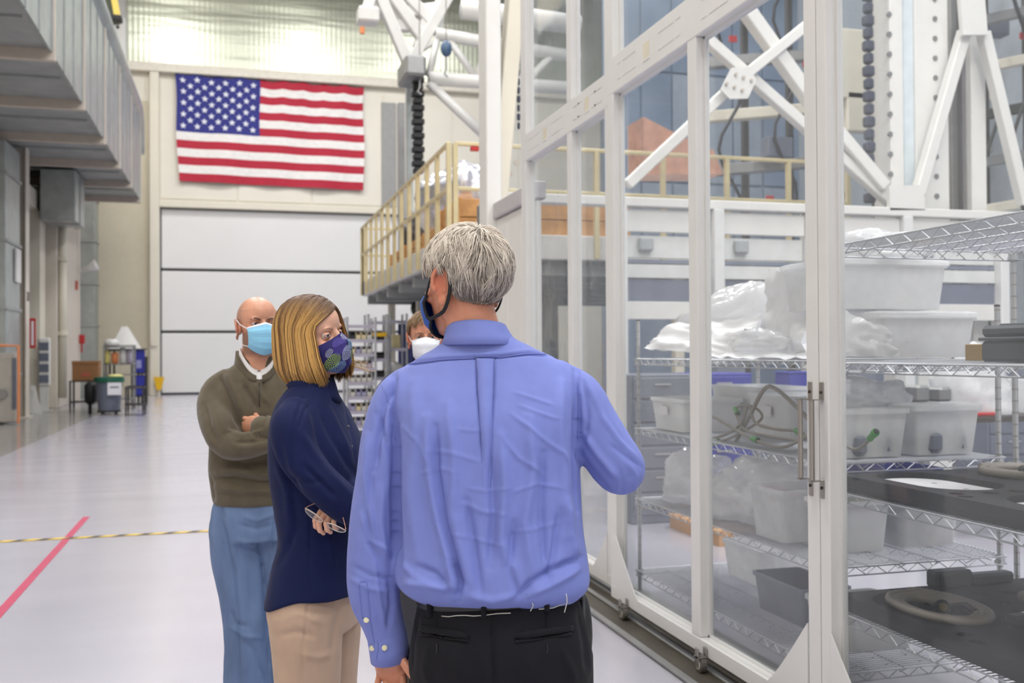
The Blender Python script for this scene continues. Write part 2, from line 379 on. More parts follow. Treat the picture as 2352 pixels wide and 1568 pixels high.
# ---------------- far wall
zb0 = float(onY(500, 178, YB)[2]); zb1 = zb0+.34         # beam
xd0 = float(onY(368, 600, YB)[0]); xd1 = 9.6; zd = float(onY(368, 476, YB)[2])
m = MB(); m.bx(XL, xd0-.36, YB, YB+.3, 0, zb0); m.bx(xd0-.36, XR, YB, YB+.3, zd, zb0); m.bx(xd1, XR, YB, YB+.3, 0, zd)
wb = struct(m.build('wall_back', M_wallp))
m = MB(); m.bx(XL, xd0-.42, YB-.03, YB, 0, zb0-1.1); m.build('beige_cladding', mat('beige_cladding', (202, 194, 172), .6, var=.02), wb)
for k in range(6):      # wall cladding sheets above the door
    xa = xd0+k*2.9; MB().bx(xa+.02, xa+2.86, YB-.035, YB, zd+.34, zb0-.25, .01).build('cladding_panel', M_wallp, wb)
struct(MB().bx(XL, XR, YB-.34, YB+.05, zb0, zb1, .02).build('trim_2', mat('beam_paint', (222, 216, 202), .5)))
m = MB(); m.bx(xd0-.36, xd0-.02, YB-.3, YB+.1, 0, zb0, .02); struct(m.build('trim_3', M_cream))
struct(MB().bx(xd0-.02, xd1, YB-.18, YB+.1, zd, zd+.26, .02).build('trim_4', M_cream))
struct(MB().bx(5.9, 6.5, YB-.12, YB+.02, zd+.3, zb0-.6).build('trim_5', mat('grey_stripe', (150, 150, 148), .5)))
# big sectional door: panels with dark joints
md = MB(); md.bx(xd0, xd1, YB+.2, YB+.3, 0, zd); dr = struct(md.build('door_2', M_dark))
nz = 3; hh = zd/nz
for k in range(nz):
    MB().bx(xd0+.04, xd1, YB+.08, YB+.2, k*hh+.07, (k+1)*hh-.03, .03).build('door_section', M_door, dr)
MB().cyl((xd0-.2, YB-.32, 2.0), (xd0-.2, YB-.38, 2.0), .12, 14).build('bell_cover', M_cream, wb)
# foil-faced insulation on the upper wall: ribbed reflective sheets
M_foil = mat('foil_insulation', (204, 207, 188), .36, .6, var=.05, vscale=.8); nt = M_foil.node_tree; b = nt.nodes['Principled BSDF']
tc = nt.nodes.new('ShaderNodeTexCoord'); wv = nt.nodes.new('ShaderNodeTexWave'); wv.inputs['Scale'].default_value = 1.6; wv.inputs['Distortion'].default_value = .3; nt.links.new(tc.outputs['Object'], wv.inputs[0])
ns = nt.nodes.new('ShaderNodeTexNoise'); ns.inputs['Scale'].default_value = .55; ns.inputs['Detail'].default_value = 3; mp = nt.nodes.new('ShaderNodeMapping'); mp.inputs['Scale'].default_value = (.3, 1, 3.2); nt.links.new(tc.outputs['Object'], mp.inputs[0]); nt.links.new(mp.outputs[0], ns.inputs[0])
b1 = nt.nodes.new('ShaderNodeBump'); b1.inputs['Strength'].default_value = .06; b1.inputs['Distance'].default_value = .05; nt.links.new(wv.outputs[1], b1.inputs['Height'])
b2 = nt.nodes.new('ShaderNodeBump'); b2.inputs['Strength'].default_value = .28; b2.inputs['Distance'].default_value = .22; nt.links.new(ns.outputs[0], b2.inputs['Height']); nt.links.new(b1.outputs[0], b2.inputs['Normal']); nt.links.new(b2.outputs[0], b.inputs['Normal'])
struct(MB().bx(XL, XR, YB+.02, YB+.3, zb1, ZC).build('wall_back', M_white))
xf0 = float(onY(292, 100, YB)[0]); k = 0; x = xf0; up = struct(MB().bx(xf0, XR, YB-.0, YB+.02, zb1, zb1+.12).build('wall_back', M_cream))
while x < XR-.1:
    n = 24; G = []
    for zz in np.linspace(zb1+.02, ZC, 26):
        G.append([(xx, YB-.05-.03*mnoise.noise((xx*.45, zz*.9, 3)), zz) for xx in np.linspace(x, min(x+3.0, XR), n)])
    MB().grid(G).build('foil_sheet', M_foil, up, smooth=True); x += 3.0

# ---------------- flag
def flag():
    TL, TR, BL, BR = [onY(x, y, YB-.22) for x, y in ((402, 167), (836, 199), (410, 415), (836, 437))]
    def P(u, v, lift=0.0):
        p = (TL*(1-u)+TR*u)*(1-v)+(BL*(1-u)+BR*u)*v
        sag = .07*abs(math.sin(u*PI*9))*(1-v)**3
        y = YB-.2-.05*math.sin(u*23+v*3)-.04*math.sin(u*9+1+v*6)*v-lift
        return (p[0]+.03*math.sin(v*8+u*3), y, p[2]-sag)
    t = thing('flag', 'large hanging flag with red and white stripes and white stars on blue', 'flag', tuple(BL))
    fr = mat('flag_red', (176, 32, 56), .75); fw = mat('flag_white', (232, 229, 226), .75); fb = mat('flag_blue', (44, 48, 128), .75); fs = mat('star_white', (226, 228, 240), .75)
    cu = .435
    for k in range(13):
        u0 = cu if k < 7 else 0.0; n = 60
        G = [[P(u, v) for u in np.linspace(u0, 1, n)] for v in np.linspace(k/13, (k+1)/13, 4)]
        MB().grid(G).build('stripe', fr if k % 2 == 0 else fw, t, smooth=True)
    ct = MB().grid([[P(u, v) for u in np.linspace(0, cu, 40)] for v in np.linspace(0, 7/13, 24)]).build('canton', fb, t, smooth=True)
    W = np.linalg.norm(TR-TL); Hh = np.linalg.norm(BL-TL)
    for r in range(9):
        for c in range(6 if r % 2 == 0 else 5):
            u = cu*(2*c+(1 if r % 2 == 0 else 2))/12; v = (7/13)*(r+1)/10; rad = .135
            pts = []
            for q in range(10):
                a = PI/2+q*PI/5; rr = rad if q % 2 == 0 else rad*.42
                pts.append(P(u+rr*math.cos(a)/W, v-rr*math.sin(a)/Hh, .03))
            cp = P(u, v, .035); MB().add([cp]+pts, [(0, 1+q, 1+(q+1) % 10) for q in range(10)]).build('star', fs, ct)
flag()

# ---------------- floor tapes and trench rails
x_r = -1.357
tag(MB().bx(x_r-.03, x_r+.03, 3.0, 10.33, .0005, .003).build('floor_tape', mat('red_floor_tape', (176, 62, 92), .5)), 'straight red tape line stuck on the white floor', 'tape')
tape = tag(MB().bx(-5.7, 2.0, 9.13, 9.2, .0032, .0044).build('floor_tape', mat('tape_yellow', (212, 180, 70), .5)), 'yellow and black striped tape line crossing the white floor', 'tape')
for k in range(46):
    x = -5.6+k*.2
    if x > 1.8: break
    MB().prism([(x, 9.13, .0045), (x+.085, 9.13, .0045), (x+.145, 9.2, .0045), (x+.06, 9.2, .0045)], (0, 0, .0006)).build('tape_stripe', M_dark, tape)
# trench with two rails in front of and under the glazed doors
tr = MB(); tr.bx(2.06, 2.52, -2, 9.5, .001, .006); tr = struct(tr.build('floor_trench', mat('trench_brown', (70, 64, 54), .6, var=.25, vscale=4)))
for x0, x1, h in ((2.03, 2.07, .022), (2.20, 2.235, .02), (2.30, 2.36, .03), (2.5, 2.56, .022)):
    MB().bx(x0, x1, -2, 9.5, .004, h, .004).build('rail', M_alum, tr)
# ------------------------------------------------------------------ glazed sliding doors
ZR0, ZR1, ZB0, ZB1, ZT = .074, .150, 3.105, 3.325, 5.35
def leaf(label, xf, y0, y1, dep, stiles, mids, gus, cast, handle_y=None, beam_tr=True):
    t = thing('glass_sliding_door', label, 'door', (xf, (y0+y1)/2, 0), group='glazed sliding doors')
    for a, b in stiles: MB().bx(xf, xf+dep, a, b, ZR0, ZT, .004).build('stile', M_frame, t)
    for a, b in mids:
        MB().bx(xf, xf+dep, a, b, ZR1, ZB0, .004).build('mullion', M_frame, t); MB().bx(xf, xf+dep, a, b, ZB1, ZT-.1, .004).build('mullion', M_frame, t)
    MB().bx(xf-.0012, xf+dep+.0012, y0-.0008, y1+.0008, ZR0-.001, ZR1, .006).build('bottom_rail', M_frame, t)
    MB().bx(xf-.0012, xf+dep+.0012, y0, y1, ZT-.1, ZT+.001, .006).build('top_rail', M_frame, t)
    bm = MB().bx(xf-.0015, xf+dep+.02, y0+.002, y1-.002, ZB0, ZB1, .005).build('beam', M_frame, t)
    ed = sorted([s for s in stiles]+[s for s in mids])
    for (a, b), (c, d) in zip(ed[:-1], ed[1:]):
        for z0, z1 in ((ZR1, ZB0), (ZB1, ZT-.1)):
            xg = xf+.05
            MB().bx(xg, xg+.006, b, c, z0, z1).build('glass_pane', M_glass, t)
            g = MB(); w = .012
            g.bx(xg-.006, xg+.012, b, b+w, z0, z1); g.bx(xg-.006, xg+.012, c-w, c, z0, z1); g.bx(xg-.006, xg+.012, b, c, z0, z0+w); g.bx(xg-.006, xg+.012, b, c, z1-w, z1)
            g.build('glazing_bead', M_frame, t)
        yc = (b+c)/2; zc = (ZB0+ZB1)/2   # square sockets and slots of the beam
        L = c-b
        for q in (.5,):
            yy = b+L*q; pk = MB(); pk.bx(xf-.0025, xf+.002, yy-.042, yy+.042, zc-.045, zc+.045); pk.build('socket', mat('socket_tan', (214, 208, 190), .6), bm)
            MB().bx(xf-.005, xf, yy-.046, yy+.046, zc-.055, zc-.043).build('socket_lip', M_white, bm)
        for q in (.1, .2, .3, .7, .8, .9):
            for dz in (-.045, .045):
                yy = b+L*q; sl = .045 if q in (.2, .3, .7, .8) else .025
                MB().bx(xf-.004, xf, yy-sl, yy+sl, zc+dz-.004, zc+dz+.004).build('slot', M_white, bm)
    for yA, yBb, zt in gus:     # stiffening gussets at the foot of the stiles, slightly hollow edge
        P = [(xf-.004, yA, ZR0+.01)]
        for k in range(9):
            s = k/8; P.append((xf-.004, yBb+(yA-yBb)*s, ZR1+(zt-ZR1)*(s**1.12)))
        P.insert(1, (xf-.004, yBb, ZR0+.01))
        MB().prism(P, (.006, 0, 0)).build('gusset_plate', M_frame, t)
    for y in cast:
        cs = MB(); cs.bx(xf-.052, xf-.046, y-.018, y+.018, .03, ZR0+.05, .002); cs.bx(xf-.01, xf-.004, y-.018, y+.018, .03, ZR0+.05, .002); cs.bx(xf-.052, xf+.03, y-.03, y+.03, ZR0+.0, ZR0+.008)
        c = cs.build('caster_fork', M_steel, t)
        cw = MB(); V = []
        cw.tube([(xf-.046, y+.0, .046), (xf-.043, y, .046), (xf-.015, y, .046), (xf-.012, y, .046)], [.034, .042, .042, .034], 20); cw.build('wheel', M_rubber, c)
        MB().tube([(xf-.0475, y, .046), (xf-.0105, y, .046)], .026, 16).build('wheel_hub', M_white, c)
    if handle_y is not None:
        h = MB()
        for z in (1.395, 1.015): h.bx(xf-.004, xf, handle_y-.014, handle_y+.014, z-.036, z+.036, .002)
        for z, s in ((1.395, -1), (1.015, 1)): h.bx(xf-.058, xf, handle_y-.013, handle_y+.013, z+s*.033-.002, z+s*.033+.002)
        h.tube([(xf-.046, handle_y, 1.052), (xf-.046, handle_y, 1.36)], .0105, 14)
        hd = h.build('pull_handle', M_steel, t)
        for z in (1.39, 1.02): MB().cyl((xf-.004, handle_y, z), (xf-.008, handle_y, z), .006, 10).build('screw', M_dark, hd)
    return t
leaf('tall glazed sliding door between the man in blue and the paired steel handles', 2.20, 3.425, 5.66, .075, [(3.425, 3.507), (5.571, 5.66)], [(4.464, 4.561)],
     [(5.575, 5.25, .46), (3.51, 3.815, .47)], (4.40, 5.39), 3.478)
leaf('rear glazed sliding door behind the elbow of the man in blue', 2.29, 5.86, 7.86, .075, [(5.86, 5.95), (7.72, 7.86)], [(6.60, 6.695)],
     [(5.95, 6.2, .4)], (6.4, 7.4))
leaf('glazed sliding door at the right edge in front of the wire shelving', 2.20, 1.0, 3.418, .08, [(3.353, 3.418), (1.0, 1.09)], [],
     [(3.35, 3.06, .47)], (1.5, 2.9), 3.398)
# overhead running track of the doors
struct(MB().bx(2.16, 2.42, -1, 8.2, ZT+.02, ZT+.3, .01).build('trim_6', M_frame))

# ------------------------------------------------------------------ wire shelving
def zig(p0, p1, h, r=.0028, step=.05):
    m = MB(); p0 = np.asarray(p0, float); p1 = np.asarray(p1, float); L = np.linalg.norm(p1-p0); n = max(2, int(L/step)); P = []
    for k in range(n+1): q = p0+(p1-p0)*k/n; P.append(q-np.array([0, 0, h*(k % 2)]))
    m.tube(P, r, 4); return m
def shelf_rack(label, x0, x1, y0, y1, zs, zp):
    t = thing('wire_shelving', label, 'shelving', ((x0+x1)/2, (y0+y1)/2, 0), group='chrome wire shelving units')
    for x in (x0+.02, x1-.02):
        for y in (y0+.02, y1-.02):
            p = MB().cyl((x, y, .02), (x, y, zp), .0127, 12).build('post', M_chrome, t, smooth=False)
            g = MB()
            for z in np.arange(.1, zp, .051): g.tube([(x, y, z), (x, y, z+.006)], .0138, 10)
            g.build('post_grooves', M_steel, p); p.children[0]['kind'] = 'stuff'
            MB().lathe([(.02, 0), (.022, .012), (.008, .02)], (x, y, 0), 10).build('foot', M_rubber, p)
            MB().lathe([(.014, zp), (.013, zp+.008), (.004, zp+.012)], (x, y, 0), 10).build('cap', M_black, p)
    h = .036
    for z in zs:
        m = MB(); a, b, c, d = (x0, y0, z), (x1, y0, z), (x1, y1, z), (x0, y1, z)
        for p, q in ((a, b), (b, c), (c, d), (d, a)):
            m.tube([p, q], .0034, 6); m.tube([(p[0], p[1], z-h), (q[0], q[1], z-h)], .0034, 6)
        sh = m.build('shelf_frame', M_chrome, t)
        for p, q in ((a, b), (b, c), (c, d), (d, a)): zig(p, q, h).build('truss_wire', M_chrome, sh)
        g = MB(); n = int((y1-y0)/.0245)
        for k in range(1, n): y = y0+(y1-y0)*k/n; g.tube([(x0, y, z+.003), (x1, y, z+.003)], .0022, 4)
        for k in range(1, 5): x = x0+(x1-x0)*k/5; g.tube([(x, y0, z-.002), (x, y1, z-.002)], .003, 4)
        g.build('deck_wires', M_chrome, sh)['kind'] = 'stuff'
        for k in (1, 2, 3, 4): x = x0+(x1-x0)*k/5; zig((x, y0, z-.002), (x, y1, z-.002), h*.8, .0024).build('truss_wire', M_chrome, sh)
        for x in (x0+.02, x1-.02):
            for y in (y0+.02, y1-.02): MB().lathe([(.021, -.03), (.024, -.03), (.02, .012), (.015, .012)], (x, y, z-.005), 12).build('collar', M_chrome, sh)
    return t
S1 = dict(x0=2.50, x1=3.40, y0=3.78, y1=5.99); Z1 = [.15, .61, 1.06, 1.505]
shelf_rack('chrome wire shelving behind the left glass door, cables and bags on it', zs=Z1, zp=1.75, **S1)
S2 = dict(x0=2.37, x1=3.33, y0=1.55, y1=3.64); Z2 = [.49, .975, 1.50, 1.98]
shelf_rack('chrome wire shelving at the right edge holding charcoal foam trays', zs=Z2, zp=2.0, **S2)

# ------------------------------------------------------------------ things on the shelves
def bin_(label, x0, x1, y0, y1, z, h, m, group=None, lid=False, name='storage_bin', cat='bin', label_plate=False):
    t = thing(name, label, cat, ((x0+x1)/2, (y0+y1)/2, z), group=group)
    tp = .03; c = np.array([(x0+x1)/2, (y0+y1)/2]); hx, hy = (x1-x0)/2, (y1-y0)/2; w = .004
    def ring(sx, sy, zz, n=4):
        r = min(sx, sy)*.18; P = []
        for (ux, uy, a0) in ((1, 1, 0), (-1, 1, PI/2), (-1, -1, PI), (1, -1, 1.5*PI)):
            for k in range(n): a = a0+PI/2*k/(n-1); P.append((c[0]+ux*(sx-r)+r*math.cos(a), c[1]+uy*(sy-r)+r*math.sin(a), zz))
        return P
    R = [ring(hx-tp, hy-tp, z+.004), ring(hx-.01, hy-.01, z+h-.02), ring(hx, hy, z+h-.02), ring(hx, hy, z+h), ring(hx-.012, hy-.012, z+h), ring(hx-tp-w, hy-tp-w, z+.01)]
    MB().rings(R).build('tub', m, t)
    if lid: MB().rings([ring(hx+.006, hy+.006, z+h-.012), ring(hx+.006, hy+.006, z+h+.01), ring(hx-.02, hy-.02, z+h+.018), ring(hx-.04, hy-.04, z+h+.012)]).build('lid', m, t)
    if label_plate: MB().bx(x0-.004, x0-.001, c[1]-.05, c[1]+.05, z+h*.5, z+h*.75).build('label_card', M_paper, t)
    return t
def bag(label, c, r, seed, m=None, amp=.25, name='plastic_bag', flat=0.0, group=None, sharp=3.0):
    g = MB().ell((0, 0, 0), (1, 1, 1), 44, 30); V = np.array(g.v); out = []
    for v in V:
        n1 = mnoise.noise(Vector(v)*1.6+Vector((seed, 0, 0))); n2 = abs(mnoise.noise(Vector(v)*sharp+Vector((0, seed, 0)))); n3 = abs(mnoise.noise(Vector(v)*sharp*2.3+Vector((0, 0, seed))))
        s = 1+amp*(n1*1.1+.9*(.35-n2)+.5*(.3-n3)); p = Vector(v)*s
        if p.z < -.55: p.z = -.55
        out.append((c[0]+p.x*r[0], c[1]+p.y*r[1], c[2]+(p.z+.55)*r[2]))
    t = MB().add(out, g.f).build(name, m or M_bag, None, smooth=True)
    return tag(t, label, 'bag', group)
def sheet(label, corners, n, fold, m, name='plastic_sheet', seed=0, cat='sheet'):
    A, B, C, D = [np.asarray(q, float) for q in corners]; G = []
    nrm = np.cross(B-A, D-A); nrm /= np.linalg.norm(nrm)
    for v in np.linspace(0, 1, n):
        row = []
        for u in np.linspace(0, 1, n):
            p = (A*(1-u)+B*u)*(1-v)+(D*(1-u)+C*u)*v
            row.append(p+nrm*fold*(mnoise.noise((u*4+seed, v*3, 0))+.6*(.3-abs(mnoise.noise((u*6, v*7+seed, 1))))))
        G.append(row)
    return tag(MB().grid(G).build(name, m, smooth=True), label, cat)
Zs = .008
# top shelf of the left unit: heap of film
bag('long heap of clear plastic film on the upper shelf by the left post', (2.98, 5.40, Z1[3]+Zs), (.26, .60, .27), 3.1, sharp=2.2)
bag('low crumpled plastic film drooping over the upper shelf edge', (2.62, 4.62, Z1[3]+.05), (.07, .26, .07), 8.4, M_bag2, .25)
sheet('long white plastic sheet draped along the upper shelf by the left post', [(2.54, 5.93, Z1[3]+.07), (2.54, 4.78, Z1[3]+.02), (2.70, 4.72, Z1[3]+.235), (2.72, 5.95, Z1[3]+.215)], 26, .05, mat('white_film', (244, 244, 248), .3, var=.02), seed=12)
sheet('upright folded white plastic sheet standing on the upper shelf', [onX(1742, 812, 2.74), onX(1856, 812, 2.70), onX(1856, 640, 2.66), onX(1768, 616, 2.78)], 22, .05, mat('white_film', (244, 244, 248), .3, var=.02), seed=2)
sheet('white plastic sheet lying flat beneath the upright sheet', [(2.52, 4.9, Z1[3]+.012), (2.52, 3.95, Z1[3]+.012), (3.0, 3.9, Z1[3]+.09), (3.0, 4.9, Z1[3]+.1)], 20, .03, mat('white_film', (244, 244, 248), .3, var=.02), seed=5)
bin_('large translucent lidded bin, lower of two under crumpled film on the upper shelf', 2.8, 3.36, 3.88, 4.34, Z1[3]+Zs, .2, M_clearbin, lid=True)
bin_('large translucent bin, upper of two under crumpled film on the upper shelf', 2.62, 3.26, 3.95, 4.42, Z1[3]+.235, .22, M_clearbin, lid=True)
bag('crumpled clear film on top of the stacked translucent bins', (2.92, 4.15, Z1[3]+.475), (.27, .18, .09), 5.5, amp=.4)
sheet('folded plastic flap hanging beside the stacked translucent bins', [(2.55, 3.80, Z1[3]+.02), (2.86, 3.82, Z1[3]+.02), (2.82, 3.82, Z1[3]+.14), (2.55, 3.83, Z1[3]+.24)], 16, .04, M_bag, seed=9)
# second shelf
bin_('white tub beside the left post on the cable shelf, nearer of two', 2.54, 2.96, 5.38, 5.86, Z1[2]+Zs, .2, M_bin, label_plate=True)
bin_('white tub on the cable shelf, standing behind its twin', 2.98, 3.36, 5.3, 5.9, Z1[2]+Zs, .27, M_bin)
bin_('pale tub in the middle of the cable shelf behind the grey cables', 2.86, 3.34, 4.72, 5.2, Z1[2]+Zs, .24, M_bin, label_plate=True)
bin_('grey-white tub at the near end of the cable shelf', 2.78, 3.2, 4.07, 4.42, Z1[2]+Zs, .2, M_bin)
bag('crumpled film bag standing in the tub by the steel handles', (2.99, 4.22, Z1[2]+.2), (.17, .17, .1), 1.7, M_bag2, .35)
bin_('translucent bin at the shelf end showing dark parts, left one', 2.56, 2.95, 3.85, 4.0, Z1[2]+Zs, .22, M_clearbin)
bin_('translucent bin at the shelf end showing dark parts, right one', 2.97, 3.34, 3.85, 4.05, Z1[2]+Zs, .22, M_clearbin, lid=True)
for k, (x, y) in enumerate(((2.7, 3.9), (2.85, 3.92), (3.1, 3.9), (3.25, 3.92))):
    c = MB(); c.lathe([(.03, 0), (.045, .02), (.045, .08), (.02, .1)], (x, y, Z1[2]+.02), 12)
    tag(c.build('dark_fitting', M_bingrey), ['dark fitting inside the left end bin, nearer its left side', 'dark fitting inside the left end bin, nearer its right side', 'dark fitting inside the right end bin, nearer its left side', 'dark fitting inside the right end bin, nearer its right side'][k], 'fitting', 'dark fittings in the end bins')
# grey cables with green connectors
def cable(name, label, P, r, conn=()):
    t = thing(name, label, 'cable', P[0]); Q = []
    P = [np.asarray(p, float) for p in P]
    for i in range(len(P)-1):       # Catmull-Rom
        a, b, c, d = P[max(i-1, 0)], P[i], P[i+1], P[min(i+2, len(P)-1)]
        for s in np.linspace(0, 1, 8, endpoint=False): Q.append(.5*(2*b+(c-a)*s+(2*a-5*b+4*c-d)*s*s+(3*b-a-3*c+d)*s**3))
    Q.append(P[-1]); MB().tube(Q, r, 8).build('cord', M_cable, t, smooth=True)
    for k in conn:
        p = np.asarray(P[k]); q = P[k+1] if k+1 < len(P) else p+(p-P[k-1]); d = (q-p)/np.linalg.norm(q-p)
        cn = MB(); cn.tube([p-d*.01, p+d*.03], .014, 10); cn.tube([p+d*.03, p+d*.045], .017, 10); cn.build('connector', M_gclip, t)
        MB().tube([p+d*.045, p+d*.05], .012, 10).build('socket_face', M_black, t)
    return t
zc = Z1[2]+.02
def cp(px, py, x): return onX(px, py, x)
cable('cable', 'thick grey cable looping high over the shelf behind the handles', [cp(1690, 1015, 2.62), cp(1722, 955, 2.62), cp(1756, 893, 2.62), cp(1785, 895, 2.64), cp(1835, 940, 2.68), cp(1880, 985, 2.7), cp(1925, 1010, 2.72)], .011)
cable('cable', 'pale grey cable slanting across the shelf front below the loop', [cp(1600, 935, 2.6), cp(1670, 975, 2.58), cp(1730, 1008, 2.57), cp(1790, 1027, 2.57), cp(1850, 1005, 2.57), cp(1925, 965, 2.6)], .009, (2,))
cable('cable', 'grey cable with a green connector lying low on the wire deck', [cp(1612, 1010, 2.62), cp(1660, 1000, 2.6), cp(1700, 975, 2.6), cp(1720, 930, 2.62), cp(1735, 970, 2.62), cp(1780, 985, 2.64), cp(1830, 990, 2.66), cp(1860, 1010, 2.66)], .008, (0, 6))
cable('cable', 'short grey cable coiled behind the green connectors', [cp(1640, 1018, 2.56), cp(1690, 1000, 2.6), cp(1750, 960, 2.66), cp(1725, 932, 2.66), cp(1690, 940, 2.64), cp(1710, 985, 2.6), cp(1760, 1000, 2.6), cp(1840, 1012, 2.58)], .007, (0, 4))
cable('cable', 'grey lead ending in a green plug beside the end bins', [cp(1945, 1025, 2.52), cp(1965, 1032, 2.52), cp(1985, 1022, 2.52), cp(2000, 1005, 2.52)], .007, (3,))
# third shelf
bag('big heap of bagged parts in clear film below the cable shelf', (2.88, 5.02, Z1[1]+Zs), (.30, .36, .21), 12.3, amp=.28)
bag('smaller clear bag of parts beside the left post below the cables', (2.8, 5.7, Z1[1]+Zs), (.22, .18, .19), 4.4, M_bag2, .3)
bin_('blue shallow box peeking behind the bagged parts', 3.0, 3.34, 4.1, 4.5, Z1[1]+.25, .12, M_blue, name='blue_box', cat='box')
bin_('grey tub at the near end below the cable shelf', 2.62, 2.95, 3.98, 4.22, Z1[1]+Zs, .24, M_bin)
bin_('translucent bin of dark parts at the lower shelf end, left one', 2.53, 2.98, 4.26, 4.6, Z1[1]+Zs, .26, M_clearbin)
bin_('translucent bin of dark parts at the lower shelf end, right one', 3.0, 3.36, 4.0, 4.4, Z1[1]+Zs, .25, M_clearbin)
for k, (x, s) in enumerate(((2.75, .1), (3.2, .12))):
    c = MB(); c.ell((x, (4.42 if x < 3 else 4.2), Z1[1]+.1), (s, .1, .08), 16, 10); tag(c.build('wrapped_part', M_bingrey, smooth=True), ['grey wrapped part inside the left lower bin', 'grey wrapped part inside the right lower bin'][k], 'part', 'wrapped parts in the lower bins')
# bottom shelf
bin_('blue-grey tub on the bottom shelf behind the gusset', 2.72, 3.02, 4.40, 4.9, Z1[0]+Zs, .2, mat('lilac_grey_tub', (132, 136, 156), .45))
bin_('white tub on the bottom shelf next to the blue-grey tub', 2.70, 3.1, 3.98, 4.36, Z1[0]+Zs, .2, M_bin)
bin_('pale tub at the far left of the bottom shelf', 2.95, 3.35, 5.2, 5.7, Z1[0]+Zs, .22, M_clearbin)
# right unit: hard case, carton, foam trays
def hard_case():
    x0, x1, y0, y1 = 2.62, 3.2, 2.55, 3.0; z = Z2[2]+Zs
    a = onY(2250, 826, 3.0); x0 = float(a[0])
    t = thing('hard_case', 'black moulded equipment case on the right upper shelf', 'case', ((x0+x1)/2, 2.8, z))
    MB().bx(x0, x0+.6, 2.62, 3.0, z, z+.075, .012).build('case_base', M_case, t); MB().bx(x0-.005, x0+.605, 2.615, 3.005, z+.076, z+.088, .004).build('seam_rib', M_case, t); MB().bx(x0+.003, x0+.597, 2.62, 3.0, z+.089, z+.13, .012).build('case_lid', M_case, t)
    MB().bx(x0+.05, x0+.12, 2.66, 2.96, z+.129, z+.137, .004).build('lid_rib', M_case, t); MB().bx(x0+.2, x0+.55, 2.66, 2.96, z+.129, z+.139, .004).build('lid_rib', M_case, t)
hard_case()
a = onY(2216, 826, 3.4); bx0 = float(a[0])
t = MB(); t.bx(bx0, bx0+.14, 3.24, 3.4, Z2[2]+Zs, Z2[2]+.075, .003); tag(t.build('carton', M_cardl), 'small brown carton tucked behind the black case', 'box')
from mathutils.geometry import tessellate_polygon
def plate_holes(outer, holes, z0, z1):
    m = MB(); loops = [outer]+holes; flat = [p for l in loops for p in l]; n = len(flat)
    tri = tessellate_polygon([[Vector((p[0], p[1], 0)) for p in l] for l in loops])
    V = [(p[0], p[1], z1) for p in flat]+[(p[0], p[1], z0) for p in flat]; Fc = [tuple(t) for t in tri]+[tuple(i+n for i in t[::-1]) for t in tri]; k = 0
    for l in loops:
        L = len(l)
        for i in range(L): a, b = k+i, k+(i+1) % L; Fc.append((a, b, b+n, a+n))
        k += L
    return m.add(V, Fc)
def stadium(cx, cy, rx, ry, n=14):
    P = []; r = min(rx, ry)
    for k in range(4):
        a0 = PI/2*k; ux, uy = ((1, 1), (-1, 1), (-1, -1), (1, -1))[k]
        for j in range(n//2): a = a0+PI/2*j/(n//2-1); P.append((cx+ux*(rx-r)+r*math.cos(a), cy+uy*(ry-r)+r*math.sin(a)))
    return P
def circ(cx, cy, r, n=14): return [(cx+r*math.cos(2*PI*k/n), cy+r*math.sin(2*PI*k/n)) for k in range(n)]
def coil(m, cx, cy, z, r0, r1, turns, rad, rib=True, n=None, sy=1.0, zs=.0):
    n = n or int(turns*110); P = []; R = []
    for k in range(n): s = k/(n-1); a = 2*PI*turns*s; r = r0+(r1-r0)*s; P.append((cx+r*math.cos(a), cy+sy*r*math.sin(a), z+rad+zs*s)); R.append(rad*(1.0 if (k % 2 == 0 or not rib) else .86))
    m.tube(P, R, 8); return m
def foam_tray(label, z, big, hz):
    x0, x1, y0, y1 = 2.39, 3.31, 1.75, 3.58
    t = thing('foam_tray', label, 'tray', ((x0+x1)/2, (y0+y1)/2, z))
    holes = [stadium(*h) for h in big]+[circ(*h) for h in hz]
    plate_holes([(x0, y0), (x1, y0), (x1, y1), (x0, y1)], holes, z+.02, z+.062).build('foam_slab', M_foam, t)
    MB().bx(x0, x1, y0, y1, z, z+.0195).build('foam_base', M_foam, t)
    return t
z = Z2[1]+Zs
ft = foam_tray('charcoal foam tray with stadium cut-outs lined in white, middle right shelf', z, [(2.635, 3.29, .165, .275), (2.655, 2.60, .165, .27)], [(2.455, 2.965, .028), (2.435, 2.895, .026), (2.58, 2.945, .028), (2.70, 2.95, .028), (2.44, 3.585, .02), (2.84, 2.9, .03), (2.86, 3.56, .02)])
for (cx, cy, rx, ry) in ((2.635, 3.29, .158, .268), (2.655, 2.60, .158, .262)):
    hs = [circ(cx+q*.06, cy+w_*.09, .013, 8) for q in (-1, 1) for w_ in (-1, 1)]
    plate_holes(stadium(cx, cy, rx, ry), hs, z+.034, z+.038).build('white_liner', M_paper, ft)
m = MB(); coil(m, 3.07, 3.32, z+.062, .1, .18, 2.3, .017); hz_ = thing('coiled_hose', 'grey ribbed hose coil resting on the middle foam tray', 'hose', (3.07, 3.32, z+.062)); m.build('hose', M_hose, hz_, smooth=True)
MB().cyl((3.0, 3.24, z+.088), (2.985, 3.19, z+.088), .027, 14).build('end_cap', M_black, hz_); MB().cyl((2.985, 3.19, z+.088), (2.983, 3.185, z+.088), .015, 14).build('end_core', M_case, hz_)
z = Z2[0]+Zs
